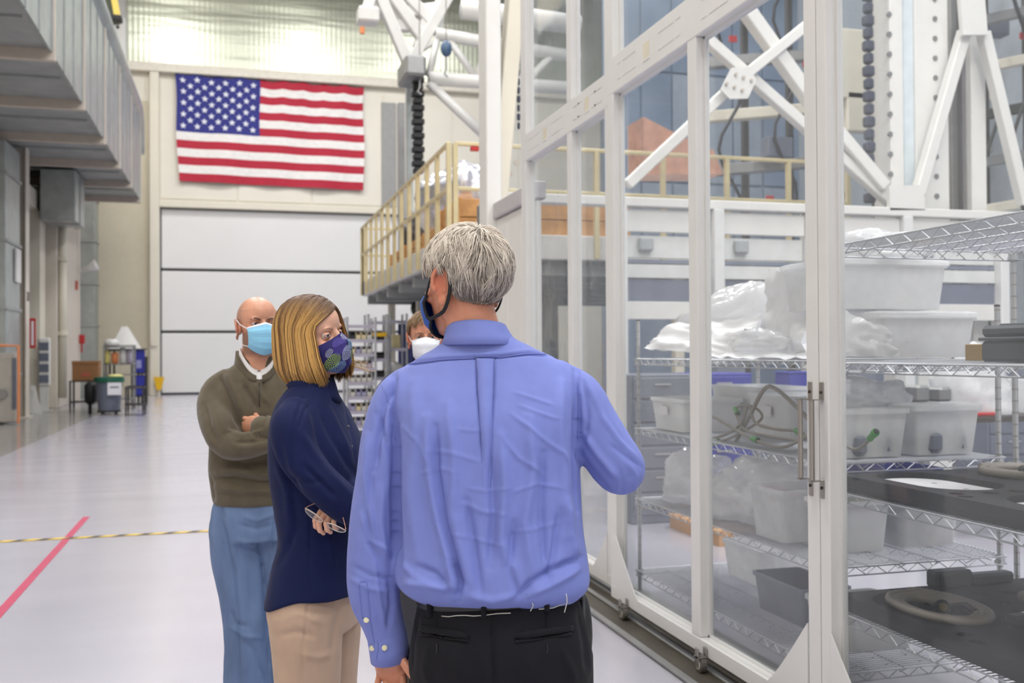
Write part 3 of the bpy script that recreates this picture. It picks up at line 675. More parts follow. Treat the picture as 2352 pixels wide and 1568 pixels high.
ft = foam_tray('charcoal foam tray with round holes and coiled hose, lowest right shelf', z, [(2.60, 3.255, .178, .272)], [(2.92, 3.40, .028), (2.83, 3.28, .028), (2.92, 3.25, .028), (3.05, 3.38, .028), (2.455, 2.93, .03), (2.435, 2.845, .03), (2.86, 3.12, .028), (3.1, 3.05, .028), (2.6, 2.7, .03)])
MB().bx(2.40, 3.30, 2.955, 2.9565, z+.0618, z+.0626).build('slab_joint', M_black, ft)
m = MB(); coil(m, 2.60, 3.255, z+.042, .095, .15, 3.2, .0175, sy=1.62, zs=.014); hz_ = thing('coiled_hose', 'large ribbed hose coiled in the recess of the lowest foam tray', 'hose', (2.60, 3.255, z+.03)); m.build('hose', M_hose, hz_, smooth=True)
MB().tube([(2.62, 3.27, z+.05), (2.60, 3.22, z+.075)], .03, 16).build('connector_cap', M_black, hz_); MB().tube([(2.60, 3.22, z+.075), (2.598, 3.214, z+.078)], .015, 12).build('connector_core', mat('brass_core', (150, 134, 84), .4, .6), hz_); MB().tube([(2.66, 3.3, z+.05), (2.69, 3.2, z+.08), (2.68, 3.14, z+.07)], .014, 10).build('connector_arm', M_black, hz_)
m = MB(); coil(m, 3.08, 3.2, z+.064, .06, .12, 2, .014); hz2 = thing('coiled_hose', 'small ribbed hose coil at the right edge of the lowest tray', 'hose', (3.08, 3.2, z+.064)); m.build('hose', M_hose, hz2, smooth=True)
t = thing('connector_block', 'grey multi-way connector block on the back of the lowest tray', 'connector', (2.9, 3.54, z+.062)); MB().bx(2.80, 2.98, 3.50, 3.575, z+.063, z+.135, .01).build('block_body', M_case, t); MB().bx(2.815, 2.86, 3.49, 3.5, z+.08, z+.12).build('contact_face', M_black, t); MB().bx(2.98, 3.2, 3.51, 3.57, z+.063, z+.11, .01).build('rear_shell', M_case, t)
t = thing('connector_pod', 'black connector pod with a white tag on the lowest foam tray', 'connector', (2.74, 2.98, z+.062)); MB().box((2.76, 2.975, z+.083), (.17, .06, .04), rz=.15, bev=.012).build('pod_body', M_black, t); MB().box((2.77, 2.975, z+.1045), (.05, .025, .003), rz=.15).build('white_tag', M_paper, t)
t = MB(); t.bx(2.66, 3.2, 2.4, 2.98, .0, .3, .006); tag(t.build('carton', M_cardl), 'tan carton on the floor under the lowest foam tray', 'box')
# ------------------------------------------------------------------ structures beyond the glazed doors
YE = 10.3
def W(px, py, Y=YE): return onY(px, py, Y)
# low end wall of the enclosure with header beam, panels, dark window band
t = thing('partition_wall', 'white low partition with panels and dark window band behind the shelving', 'partition', (6, YE, 0))
zz = {y: float(onY(1560, y, YE)[2]) for y in (456, 477, 482, 533, 541, 592, 595, 604, 607, 638, 641, 692)}
MB().bx(2.75, 12.5, YE, YE+.16, zz[477], zz[456], .01).build('header_beam', M_white, t)
PX = [float(onY(q, 560, YE+.05)[0]) for q in (1424, 1647, 1862, 2080, 2300)]
for x in PX: MB().bx(x-.065, x+.065, YE-.02, YE+.18, .0, zz[477], .01).build('partition_post', M_frame, t)
for a, b in zip(PX[:-1], PX[1:]):
    a += .07; b -= .07
    MB().bx(a, b, YE+.06, YE+.12, zz[533], zz[482], .006).build('upper_panel', M_white, t); MB().bx(a, b, YE+.1, YE+.14, zz[592], zz[541], .006).build('middle_panel', mat('panel_grey', (212, 213, 212), .5), t)
    MB().bx(a, b, YE+.1, YE+.12, zz[604], zz[595]).build('dark_strip', mat('strip_slate', (120, 128, 146), .5), t); MB().bx(a, b, YE+.08, YE+.14, zz[638], zz[607], .006).build('middle_panel', mat('panel_grey', (212, 213, 212), .5), t)  # dark slate strip between the two middle panels
    MB().bx(a, b, YE+.1, YE+.12, zz[692], zz[641]).build('window_band', mat('window_slate', (112, 118, 136), .25), t); MB().bx(a, b, YE+.08, YE+.14, 1.92, zz[692], .006).build('sill_panel', M_white, t)
    xj = a+.16; jb = MB().bx(xj, xj+.17, YE+.02, YE+.1, zz[592]+.07, zz[541]-.02, .02).build('junction_box', mat('box_grey', (164, 168, 172), .5), t)
# tall cross-braced white steel frame standing behind the partition
Yt = YE+.35
t = thing('braced_frame', 'tall white cross-braced steel frame behind the glass doors', 'frame', (6, Yt, 0))
NP = [0]
def pipe(name, a, b, w_, par, m=M_white):
    NP[0] += 1; d = -.028*NP[0]; MB().bar(onY(*a, Yt+d), onY(*b, Yt+d), w_, w_, (0, 1, 0), .012).build(name, m, par)
pipe('brace', (1590, 62), (2052, 470), .13, t); pipe('brace', (1640, -80), (1865, 235), .17, t); pipe('brace', (1865, 235), (2030, 430), .15, t)
pipe('brace', (1440, 425), (1690, 190), .12, t); pipe('brace', (1690, 190), (1900, 20), .12, t)
g0 = onY(1695, 190, Yt-.25); G = MB(); G.prism([(g0[0]+a*.23, Yt-.27, g0[2]+b*.2) for a, b in ((-1, -.5), (-.5, -1), (.5, -.9), (1, .2), (.6, 1), (-.4, .8))], (0, .02, 0)); gp = G.build('node_plate', M_white, t)
for a in (-.1, 0, .1):
    for b in (-.06, .06): MB().cyl((g0[0]+a+b, Yt-.275, g0[2]+b-a*.3), (g0[0]+a+b, Yt-.295, g0[2]+b-a*.3), .02, 8).build('bolt', M_angle, gp)
def wcol(px0, px1, label_, m=M_white, holes=True, y=Yt, dep=.35):
    a = onY(px0, 300, y); b = onY(px1, 300, y); c = MB().bx(a[0], b[0], y, y+dep, 0, 9.5, .01).build('column_web', m, t)
    if holes:
        for k, z in enumerate(np.arange(3.5, 7.5, .25)): MB().cyl((b[0]-.2, y-.012, z), (b[0]-.2, y+.01, z), .035, 8).build('bolt', M_alum, c)
    return c
wcol(2046, 2076, ''); wcol(2076, 2100, '', mat('pale_blue_column', (206, 216, 222), .4), False, Yt+.04); wcol(2104, 2180, '', M_white, True)
wcol(2186, 2206, '', M_alum, False, Yt+.2); wcol(2212, 2232, '', mat('slot_grey', (112, 110, 112), .6), False, Yt+.1); wcol(2232, 2266, '', M_white, False)
pipe('brace', (2216, 70), (2108, 445), .14, t); pipe('brace', (2258, 75), (2352, 470), .14, t)
MB().bar(onY(2205, 40, Yt-.3), onY(2262, 40, Yt-.3), .06, .45, (0, 0, 1)).build('node_plate', M_white, t); MB().bar(onY(2040, 455, Yt-.32), onY(2120, 455, Yt-.32), .06, .3, (0, 0, 1)).build('node_plate', M_white, t)
# cable chain beside the columns
def chain(name, label, x, y, z0, z1, w_, lk, m=M_black):
    t = thing(name, label, 'cable chain', (x, y, z0)); z = z0
    while z < z1:
        MB().box((x, y, z+lk*.5), (w_*(1 if int(z/lk) % 2 else .8), w_*.8, lk*.86), bev=lk*.15).build('link', m, t); z += lk
    return t
q = onY(2038, 300, Yt); chain('cable_chain', 'dark cable chain hanging beside the right white columns', q[0]-.12, Yt+.2, 3.4, 8.3, .14, .16, mat('chain_slate', (64, 68, 84), .5))
# grey-blue cladding, racks and plant far behind the enclosure
M_slate = mat('slate_cladding', (120, 138, 162), .55, var=.14, vscale=.5)
bw = MB(); bw.bx(9.7, XR, 25.0, 25.3, 0, ZC); bw = struct(bw.build('wall_inner', M_slate))
rr = random.Random(5)
for k in range(24):
    x = 9.75+(k % 6)*.92; z = 3.2+(k//6)*3.0; MB().bx(x+.02, x+.88, 24.94, 25.0, z, z+2.94, .01).build('cladding_sheet', M_slate if rr.random() < .6 else mat('slate_light', (146, 158, 174), .5), bw)
plant = thing('plant_gantry', 'distant grey service gantry with beams, lamps and red tags high behind the glass', 'gantry', (11, 19, 0))
for k, z in enumerate((5.2, 6.3, 7.4, 8.8)):
    MB().bar((9.0, 18.5, z), (15, 17.0, z+.5), .25, .22, bev=.02).build('gantry_beam', M_cream if k % 2 else M_alum, plant)
for k in range(6): MB().bx(9.2+k*1.05, 9.32+k*1.05, 18.6, 18.72, 0, 9.8).build('gantry_post', M_dark, plant)
for k in range(9):
    x = 9.3+rr.random()*5.4; z = 4.6+rr.random()*4.6; MB().box((x, 17.6, z), (.55, .3, .4), bev=.02).build('equipment_box', [M_cream, M_dark, M_bingrey][k % 3], plant)
for k in range(7): MB().box((9.3+rr.random()*5.4, 17.3, 4.2+rr.random()*5), (.16, .04, .12)).build('red_tag', M_red, plant)
for k in range(5):
    x = 9.3+k*1.2; P = [(x+.25*math.sin(s*3+k), 17.4, 9.5-s*1.1) for s in np.linspace(0, 5, 20)]; MB().tube(P, .035, 6).build('hanging_cable', M_black, plant, smooth=True)
for px, py, w_, h_ in ((1960, 150, 1.2, 1.4), (1985, 260, .9, .8)):
    p = onY(px, py, 17.2); MB().box(p, (w_, .2, h_), bev=.03).build('equipment_box', M_cream if px > 1900 else M_bingrey, plant)
near = thing('service_rack', 'cluttered service rack with slanted beams, cables and red tags at the upper right', 'rack', (11.6, 13, 0))
for k in range(7): MB().bar((9.9, 13.3, 3.5+k*.72), (13.4, 12.7, 4.1+k*.78), .14, .16, bev=.02).build('slanted_beam', [M_cream, M_alum, M_dark][k % 3], near)
for k in range(4): MB().bx(10.1+k*.85, 10.2+k*.85, 13.5, 13.6, 0, 9.2).build('rack_post', M_dark, near)
for k in range(8): MB().box((10.4+rr.random()*2.4, 13.75, 3.4+rr.random()*4.2), (.5, .25, .34), bev=.02).build('equipment_box', [M_dark, M_cream, M_bingrey, M_slate][k % 4], near)
for k in range(5): x = 10.5+k*.55; MB().tube([(x+.2*math.sin(s*2.4+k), 12.5, 8.6-s*1.1) for s in np.linspace(0, 4.8, 24)], .03, 6).build('hanging_cable', M_black, near, smooth=True)
for k in range(6): MB().box((10.6+rr.random()*2.2, 12.6, 3.6+rr.random()*3.6), (.13, .03, .1)).build('red_tag', M_red, near)
# copper-coloured draped cover behind the second door
pc = [onY(x, y, 13.2) for x, y in ((1478, 268), (1560, 310), (1640, 345), (1660, 400), (1480, 400))]
m = MB(); P = [np.array(p) for p in pc]; m.prism(P, (0, .6, 0)); tag(m.build('draped_cover', mat('copper_film', (196, 148, 128), .35, .2, var=.2, vscale=5, bump=.4, bscale=6)), 'copper coloured protective cover high behind the second glass pane', 'cover')
# workbench with clutter in front of the partition
def bench(label, x0, x1, y0, y1, h, top, rz=0):
    t = thing('work_bench', label, 'bench', ((x0+x1)/2, (y0+y1)/2, 0)); MB().bx(x0, x1, y0, y1, h-.05, h, .01).build('bench_top', top, t)
    for x in (x0+.05, x1-.05):
        for y in (y0+.05, y1-.05): MB().bx(x-.03, x+.03, y-.03, y+.03, 0, h-.05).build('leg', M_alum, t)
    MB().bx(x0+.05, x1-.05, y1-.08, y1-.05, .2, .25).build('stretcher', M_alum, t); return t
bench('long pale workbench along the partition behind the shelving', 3.9, 7.0, 9.2, 10.0, .95, M_white)
bench('dark-topped bench with bagged equipment at the right behind the shelving', 5.4, 7.6, 6.9, 7.7, 1.0, mat('bench_black', (60, 52, 50), .4))
kinds = [('blue_box', M_blue, 'box'), ('white_box', M_paper, 'box'), ('grey_box', M_bingrey, 'box'), ('pale_box', M_bin, 'box')]
lab = ['left end', 'second place', 'third place', 'middle', 'place right of the middle', 'sixth place', 'right end']
for k in range(7):
    nm, m_, c_ = kinds[(k*3) % 4]; x = 4.15+k*.42; hh_ = [.3, .22, .45, .2, .36, .26, .4][k]
    t = thing(nm, ['blue', 'white', 'grey', 'pale'][(k*3) % 4]+' box at the '+lab[k]+' of the long workbench', c_, (x, 9.5, .95)); MB().bx(x-.16, x+.16, 9.35, 9.65, .951, .951+hh_, .01).build('carton_body', m_, t); MB().bx(x-.165, x+.165, 9.345, 9.655, .951+hh_, .951+hh_+.025, .008).build('carton_lid', m_, t)
bag('clear bag of foam resting on the dark-topped bench', (6.15, 7.2, 1.002), (.34, .25, .34), 22, M_bag, .3)
bin_('translucent crate beside the bagged foam on the dark-topped bench', 6.55, 7.1, 7.0, 7.45, 1.002, .3, M_clearbin)
t = thing('bench_vice', 'grey bench vice on the dark-topped bench', 'vice', (5.65, 7.2, 1.002)); MB().bx(5.55, 5.8, 7.1, 7.3, 1.002, 1.12, .02).build('vice_base', M_alum, t); MB().bx(5.5, 5.62, 7.08, 7.32, 1.12, 1.26, .02).build('jaw', M_alum, t); MB().bx(5.72, 5.84, 7.08, 7.32, 1.12, 1.24, .02).build('jaw', M_alum, t)
t = MB().bx(5.95, 6.2, 6.93, 7.0, 1.001, 1.03, .006); tag(t.build('red_strap', M_red), 'red strap on the edge of the dark-topped bench', 'strap')
# blue drawer cabinets and racks deeper inside
for k, (x, y, m_, l) in enumerate(((4.4, 8.66, M_blue, 'dark blue drawer cabinet behind the upright plastic sheet'), (3.75, 8.6, M_bingrey, 'grey drawer cabinet behind the left shelving post'), (7.6, 8.6, M_bingrey, 'grey drawer cabinet behind the stacked translucent bins'))):
    t = thing('drawer_cabinet', l, 'cabinet', (x, y, 0)); MB().bx(x-.3, x+.3, y-.25, y+.25, 0, 1.35, .01).build('cabinet_body', m_, t)
    for j in range(6): d = MB().bx(x-.28, x+.28, y-.265, y-.25, .08+j*.21, .27+j*.21, .006).build('drawer', m_, t); MB().bx(x-.08, x+.08, y-.28, y-.265, .2+j*.21, .215+j*.21).build('handle', M_chrome, d)
# stainless sheet on the floor inside and a low pallet
t = thing('pallet', 'low wooden pallet on the floor inside the enclosure', 'pallet', (4.2, 7.6, 0))
for k in range(5): MB().bx(3.7, 4.7, 7.2+k*.2, 7.33+k*.2, .1, .125, .003).build('board', M_wood, t)
for k in range(3): MB().bx(3.72+k*.44, 3.84+k*.44, 7.2, 8.13, .0, .1).build('runner', M_wood, t)

# ------------------------------------------------------------------ white gantry column and wall run beyond the rear door
t = thing('gantry_column', 'tall white gantry column with slanted brace at the end of the glazed doors', 'column', (2.4, 9.2, 0)); Yc = 9.2
a = onY(1117, 300, Yc); b = onY(1152, 300, Yc); MB().bx(a[0], b[0], Yc, Yc+.3, 0, 9.5, .01).build('column_shaft', M_white, t)
MB().bar(onY(1196, -160, Yc+.17), onY(1142, 470, Yc+.17), .16, .2, (0, 1, 0), .01).build('slanted_brace', M_cream, t)
a = onY(1158, 300, Yc+.5); b = onY(1200, 300, Yc+.5); MB().bx(a[0], b[0]+.1, Yc+.5, Yc+.52, 2.9, 8.6).build('glass_pane', M_glass, t)
bp = onY(1180, 400, Yc+.48); 
for dx, dz in ((-.04, 0), (.03, .12)): MB().cyl((bp[0]+dx, Yc+.48, bp[2]+dz), (bp[0]+dx, Yc+.46, bp[2]+dz), .03, 10).build('bolt', M_angle, t)
q = onY(1194, 200, Yc+.4); chain('cable_chain', 'thin dark chain beside the gantry column', q[0], Yc+.45, 3.8, 8, .035, .09, mat('chain_slate', (64, 68, 84), .5))
# wall run with header rail
t = thing('panel_wall', 'white panelled wall run with grey header rail beyond the rear door', 'partition', (2.5, 8.6, 0))
za = float(onX(1190, 470, 2.42)[2])
MB().bx(2.40, 2.52, 7.9, 9.75, za-.02, za+.13, .01).build('header_rail', mat('lilac_grey', (186, 182, 184), .5), t); MB().bx(2.38, 2.54, 9.5, 9.8, za-.1, za+.2, .02).build('rail_bracket', M_alum, t)
for k, y in enumerate((7.9, 8.35, 8.8, 9.25)): MB().bx(2.43, 2.48, y+.01, y+.44, .0, za-.03, .012).build('wall_panel', M_white, t)

# ------------------------------------------------------------------ service platform
XP, YP0, YP1, ZD = 2.66, 12.3, 21.1, 3.08
M_rail = mat('cream_guardrail', (206, 192, 152), .4, .2)
t = thing('service_platform', 'raised service platform with cream guardrails on grey legs', 'platform', (5, 16, 0))
MB().bx(XP, 8.5, YP0, YP1, ZD-.32, ZD, .01).build('deck_edge', mat('deck_paint', (196, 194, 190), .5), t)
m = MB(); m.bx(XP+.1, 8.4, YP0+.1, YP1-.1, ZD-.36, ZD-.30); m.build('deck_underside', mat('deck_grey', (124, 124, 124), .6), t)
for k in range(7): MB().bx(XP+.05, 8.4, YP0+.3+k*1.35, YP0+.42+k*1.35, ZD-.5, ZD-.34).build('joist', M_galvd, t)
for x, y in ((XP+.55, YP1-.3), (XP+.95, YP1-1.4), (XP+.3, YP0+.5), (6.0, YP0+.5), (6.0, YP1-.3)): MB().bx(x-.07, x+.07, y-.07, y+.07, 0, ZD-.34, .01).build('leg', M_cream, t)
MB().bx(XP+1.4, XP+3.6, YP1-2.2, YP1-2.0, 0, ZD-.34).build('back_sheet', M_galvd, t)
def guard(p0, p1, n, name='guardrail'):
    p0 = np.array(p0, float); p1 = np.array(p1, float); g = bpy.data.objects.new(name, None); COL.objects.link(g); g.parent = t; g.location = (0, 0, 0)
    for k in range(n+1):
        p = p0+(p1-p0)*k/n; MB().bx(p[0]-.03, p[0]+.03, p[1]-.03, p[1]+.03, p[2]-.3, p[2]+1.12).build('post', M_rail, g)
    for z in (.55, 1.12): MB().bar(p0+np.array([0, 0, z]), p1+np.array([0, 0, z]), .05, .05, bev=.008).build('rail', M_rail, g)
guard((XP-.03, YP0, ZD), (XP-.03, YP1, ZD), 12); guard((XP+.05, YP0-.02, ZD+.0), (8.4, YP0-.02, ZD+.0), 6); guard((XP, YP1, ZD), (8.4, YP1, ZD), 5)
p = onY(1090, 342, YP0-.05); MB().box(p, (.1, .07, .05)).build('red_clip', M_red, t)
# timber crates and foil wrapped load on the platform
def crate(label, x0, x1, y0, y1, z, h, n=4):
    t = thing('timber_crate', label, 'crate', ((x0+x1)/2, (y0+y1)/2, z))
    for k in range(n): a = z+h*k/n; MB().bx(x0, x1, y0, y1, a+.006, a+h/n-.006, .006).build('plank', M_wood, t)
    for y in np.linspace(y0, y1, 4): MB().bx(x0-.03, x0, y-.05, y+.05, z, z+h).build('batten', M_wood, t)
    return t
crate('long timber crate along the left guardrail of the platform', XP+.35, XP+1.3, 14.2, 19.6, ZD+.004, .42, 3)
crate('short timber crate at the near end of the platform', XP+.2, XP+2.6, 12.7, 13.9, ZD+.004, .5, 2)
M_foil2 = mat('crinkled_foil', (226, 226, 238), .22, .75, var=.1, vscale=4, bump=.9, bscale=5)
b_ = bag('foil wrapped satellite load on the platform behind the guardrail', (XP+1.0, 16.3, ZD+.43), (.6, 1.5, .74), 31, M_foil2, .26, 'foil_wrapped_load'); b_['category'] = 'load'
b_ = bag('small dark wrapped equipment at the far end of the platform', (XP+.75, 18.9, ZD+.43), (.3, .55, .5), 17, mat('dark_wrap', (92, 88, 92), .35, .4, bump=.6, bscale=6), .3, 'wrapped_equipment'); b_['category'] = 'equipment'

# ------------------------------------------------------------------ white lattice crane with cable chain and hoists
Yk = 24.0
def K(px, py, d=0): return onY(px, py, Yk+d)
t = thing('lattice_crane', 'white lattice crane mast with tubular truss hanging above the platform', 'crane', tuple(K(945, 165)))
for kk, (a, b) in enumerate((((840, 30), (870, -60)), ((868, -20), (945, 165)), ((935, 160), (1040, -25)), ((880, -40), (985, 110)), ((905, -40), (1000, 60)), ((960, 110), (985, 25)), ((925, 30), (1000, 20)), ((900, 60), (985, 60)), ((1000, 80), (1020, -40)), ((860, 20), (960, 60)))):
    MB().bar(K(*a, kk*.04), K(*b, kk*.04), .26, .26, (0, 1, 0), .02).build('lattice_member', M_white, t)
    if a != (840, 30): MB().bar(K(*a, 1.1+kk*.04), K(*b, 1.1+kk*.04), .22, .22, (0, 1, 0), .02).build('lattice_member', M_white, t)
p = K(845, 38); MB().box(p, (.5, .5, .35), bev=.04).build('end_block', M_white, t); p = K(832, 62, -.3); MB().cyl(p, p-np.array([0, 0, .16]), .06, 8).build('brass_tip', M_orange, t)
p = K(945, 165); MB().box(p, (.5, 1.3, .5), bev=.06).build('pivot_block', M_alum, t)
for a, b, r in (((1000, 78), (1330, 132), .16), ((985, 180), (1330, 204), .17), ((985, 190), (1130, 328), .12), ((1005, 85), (985, 175), .09), ((1030, 90), (1090, 175), .09), ((1130, 95), (1092, 178), .09), ((1060, 20), (1330, 58), .25), ((1130, 95), (1200, 190), .09), ((1270, 125), (1205, 192), .09)):
    MB().cyl(K(*a), K(*b), r, 12).build('tube', M_white, t, smooth=True)
p0, p1 = K(915, 235, 4), K(930, 235, 4); MB().bx(p0[0], p1[0], Yk+4, Yk+4.2, 3.0, p0[2]).build('guide_rail', M_alum, t); p0, p1 = K(934, 165, 1), K(948, 165, 1); MB().bx(p0[0], p1[0], Yk+1, Yk+1.2, 3.2, p0[2]).build('guide_rail', M_galv, t)
q = K(960, 300); chain('cable_chain', 'black cable chain hanging below the lattice mast', q[0], Yk, float(K(960, 400)[2]), float(K(960, 150)[2]), .3, .17)
for px, py, y2, l in ((964, 152, 0, 'blue hoist block hanging beside the lattice mast'), (1025, 112, 1, 'blue hoist block hanging from a wire below the truss tube')):
    c = K(px, py, -.4); t = thing('hoist_block', l, 'hoist', tuple(c)); MB().ell(c, (.14, .12, .2), 14, 10).build('block_housing', mat('hoist_blue', (70, 94, 124), .4), t, smooth=True)
    MB().cyl(c+np.array([0, 0, .2]), c+np.array([0, 0, 1.7]), .012, 6).build('wire', M_cable, t); MB().tube([c-np.array([0, 0, .18]), c-np.array([0, 0, .5]), c-np.array([.05, 0, .62]), c-np.array([-.04, 0, .68])], .025, 6).build('hook', M_alum, t)

# ------------------------------------------------------------------ shelving with small parts bins behind the woman
Yr = 16.6
M_rb = [mat('parts_bin_white', (206, 202, 196), .5), mat('parts_bin_cream', (212, 198, 160), .5), mat('parts_bin_black', (40, 38, 42), .5), mat('parts_bin_lilac', (164, 160, 190), .5)]
def parts_rack(label, x0, x1, y0, z1, shelves, dark, dep=.5, base=.12):
    t = thing('parts_shelving', label, 'shelving', ((x0+x1)/2, y0, 0), group='parts shelving units')
    for x in (x0, x1):
        for y in (y0, y0+dep): MB().cyl((x, y, 0), (x, y, z1+.14), .022, 8).build('post', M_chrome, t)
    zs = np.linspace(base, z1, shelves)
    for z in zs:
        sh = MB().bx(x0, x1, y0, y0+dep, z-.012, z, .003).build('shelf', M_chrome, t); MB().bx(x0, x1, y0-.012, y0, z-.045, z+.012).build('shelf_lip', mat('lip_lilac', (176, 172, 188), .35, .5), sh)
    return t, zs
def small_bin(m_, w_, h_, d_=.32):
    me = MB(); me.bx(-w_/2, w_/2, 0, d_, 0, .012); me.bx(-w_/2, -w_/2+.008, 0, d_, 0, h_); me.bx(w_/2-.008, w_/2, 0, d_, 0, h_); me.bx(-w_/2, w_/2, d_-.008, d_, 0, h_); me.bx(-w_/2, w_/2, 0, .008, 0, h_*.62); return me
PB = []
for k, m_ in enumerate(M_rb):
    o = small_bin(m_, .084, .13).build('parts_bin', m_); PB.append(o)
used = [False]*4
def put_bin(k, x, y, z, label, group):
    o = PB[k] if not used[k] else PB[k].copy()
    if used[k]: COL.objects.link(o)
    used[k] = True; o.location = (float(x), float(y), float(z)+.002); tag(o, label, 'bin', group); return o
cn = ['white', 'cream', 'black', 'lilac']; rr = random.Random(11)
a = onY(797, 740, Yr); b = onY(862, 740, Yr)
t1, zs1 = parts_rack('shelving packed with small pale parts bins right behind the woman', float(a[0]), float(b[0]), Yr, 2.02, 9, False)
ORD = ['first', 'second', 'third', 'fourth', 'fifth', 'sixth', 'seventh', 'eighth', 'ninth']
for zi, z in enumerate(zs1[:-1]):
    n = 4
    for j in range(n):
        x = a[0]+.05+(b[0]-a[0]-.1)*(j+.5)/n; k = rr.choice((0, 0, 1, 3)) if z < 1.7 else rr.choice((0, 1, 2))
        put_bin(k, x, Yr+.03, z, cn[k]+' parts bin, '+ORD[j]+' from left on '+ORD[zi]+' shelf up, behind the woman', cn[k]+' bins on the near parts shelving')
Yr2 = 17.8; a = onY(846, 730, Yr2); b = onY(890, 730, Yr2)
t2, zs2 = parts_rack('shelving with black bins between the woman and the blue curtain', float(a[0]), float(b[0]), Yr2, 2.12, 7, True)
for zi, z in enumerate(zs2[:-1]):
    for j in range(3):
        x = a[0]+.05+(b[0]-a[0]-.1)*(j+.5)/3; k = 2 if z > 1.0 else rr.choice((2, 0, 1))
        put_bin(k, x, Yr2+.03, z, cn[k]+' parts bin, '+ORD[j]+' from left on '+ORD[zi]+' shelf up, beside blue curtain', cn[k]+' bins on the far parts shelving')
for k in range(4):
    if not used[k]: bpy.data.objects.remove(PB[k])
a = onY(892, 735, 18.4); b = onY(930, 735, 18.4)
t3, zs3 = parts_rack('shelving holding a white dome and boxes before the blue curtain', float(a[0]), float(b[0]), 18.2, 2.15, 5, True)
p = onY(914, 812, 18.1); t = MB(); t.lathe([(.2, .002), (.195, .08), (.15, .18), (.07, .25), (.01, .27)], (p[0], 18.45, zs3[2]), 20); tag(t.build('white_dome', M_white, smooth=True), 'white dome-shaped cover on the shelving before the blue curtain', 'cover')
t = MB().bx(a[0]+.07, b[0]-.1, 18.28, 18.58, zs3[3]+.002, zs3[3]+.26, .01); tag(t.build('yellow_topped_box', mat('cream_box', (196, 184, 140), .5)), 'cream box on the upper shelf before the blue curtain', 'box')
p = onY(870, 768, Yr2-.05); t = MB().box(p, (.28, .03, .07)); tag(t.build('yellow_label', M_yellow), 'yellow label strip across the black bins', 'label')
a = onY(914, 740, 18.9); b = onY(952, 740, 18.9); n = 30
m = MB(); m.grid([[(x, 18.9+.05*math.sin(i*1.3), z) for i, x in enumerate(np.linspace(a[0], b[0]+.5, n))] for z in (0.1, 1.2, 2.12)]); o = m.build('curtain', M_bluel, smooth=True); md_ = o.modifiers.new('thick', 'SOLIDIFY'); md_.thickness = .01
tag(o, 'periwinkle blue curtain hanging left of the man with glasses', 'curtain')
p = onY(962, 708, 20.05); t = thing('black_lamp_head', 'black rounded lamp head under the platform above the man with glasses', 'lamp', tuple(p)); MB().ell(p, (.17, .15, .19), 14, 10).build('lamp_head', M_black, t, smooth=True); MB().cyl(p-np.array([0, 0, .2]), (p[0]-.05, p[1], 1.9), .04, 8).build('neck', M_black, t)
p = onY(985, 697, 20.3); t = MB().box(p-np.array([0, 0, .12]), (.5, .3, .16), bev=.03); tag(t.build('white_box', M_white), 'white box under the platform deck beside the black lamp head', 'box')

# ------------------------------------------------------------------ clutter in front of the left wall
def XYZ(px, py): return onZ(px, py, 0)
t = thing('grey_cabinet', 'grey equipment cabinet with dark vent at the left edge', 'cabinet', (-5.2, 26.2, 0)); q = onY(42, 900, 25.0); q0 = onY(-60, 900, 25.0)
MB().bx(q0[0], q[0], 24.7, 25.3-.35, .05, 1.62, .02).build('cabinet_body', mat('cabinet_grey', (178, 174, 168), .4), t); a = onY(28, 900, 24.7); b = onY(38, 900, 24.7)
MB().bx(a[0], b[0], 24.68, 24.7, .35, 1.5).build('vent', M_bingrey, t); a = onY(3, 905, 24.6); MB().tube([(a[0], 24.7, a[2]), (a[0], 24.62, a[2])], .11, 16).build('gauge', M_alum, t)
P = [onY(x, y, 24.5) for x, y in ((-40, 795), (0, 793), (42, 794), (43, 860), (42, 962))]; P[-1][2] = .03
t = MB(); t.tube(P, .03, 8); tag(t.build('orange_hose', M_orange), 'orange hose draped over the grey cabinet', 'hose')
p = XYZ(102, 945); t = thing('chart_stand', 'narrow white information stand with dark panels by the left wall', 'stand', tuple(p)); MB().bx(p[0]-.2, p[0]+.2, p[1]-.1, p[1]+.1, 0, .06).build('base', M_white, t); MB().bx(p[0]-.1, p[0]+.1, p[1]-.03, p[1]+.03, .06, .7).build('stem', M_white, t); MB().bx(p[0]-.16, p[0]+.16, p[1]-.06, p[1]+.06, .7, 2.05, .04).build('display_body', M_white, t)
for k in range(4): MB().bx(p[0]-.12, p[0]+.12, p[1]-.075, p[1]-.06, .8+k*.3, 1.02+k*.3).build('panel', M_bingrey, t)
p = XYZ(84, 950); t = thing('leaning_board', 'white board leaning by the left column foot', 'board', tuple(p)); MB().prism([(p[0]-.15, p[1], 0), (p[0]+.12, p[1], 0), (p[0]-.05, p[1], .75), (p[0]-.15, p[1], .75)], (0, .05, 0)).build('board', M_white, t); MB().prism([(p[0]-.15, p[1]-.4, 0), (p[0]-.1, p[1]-.4, 0), (p[0]-.1, p[1]+.05, .7), (p[0]-.15, p[1]+.05, .7)], (.04, 0, 0)).build('prop', M_white, t)
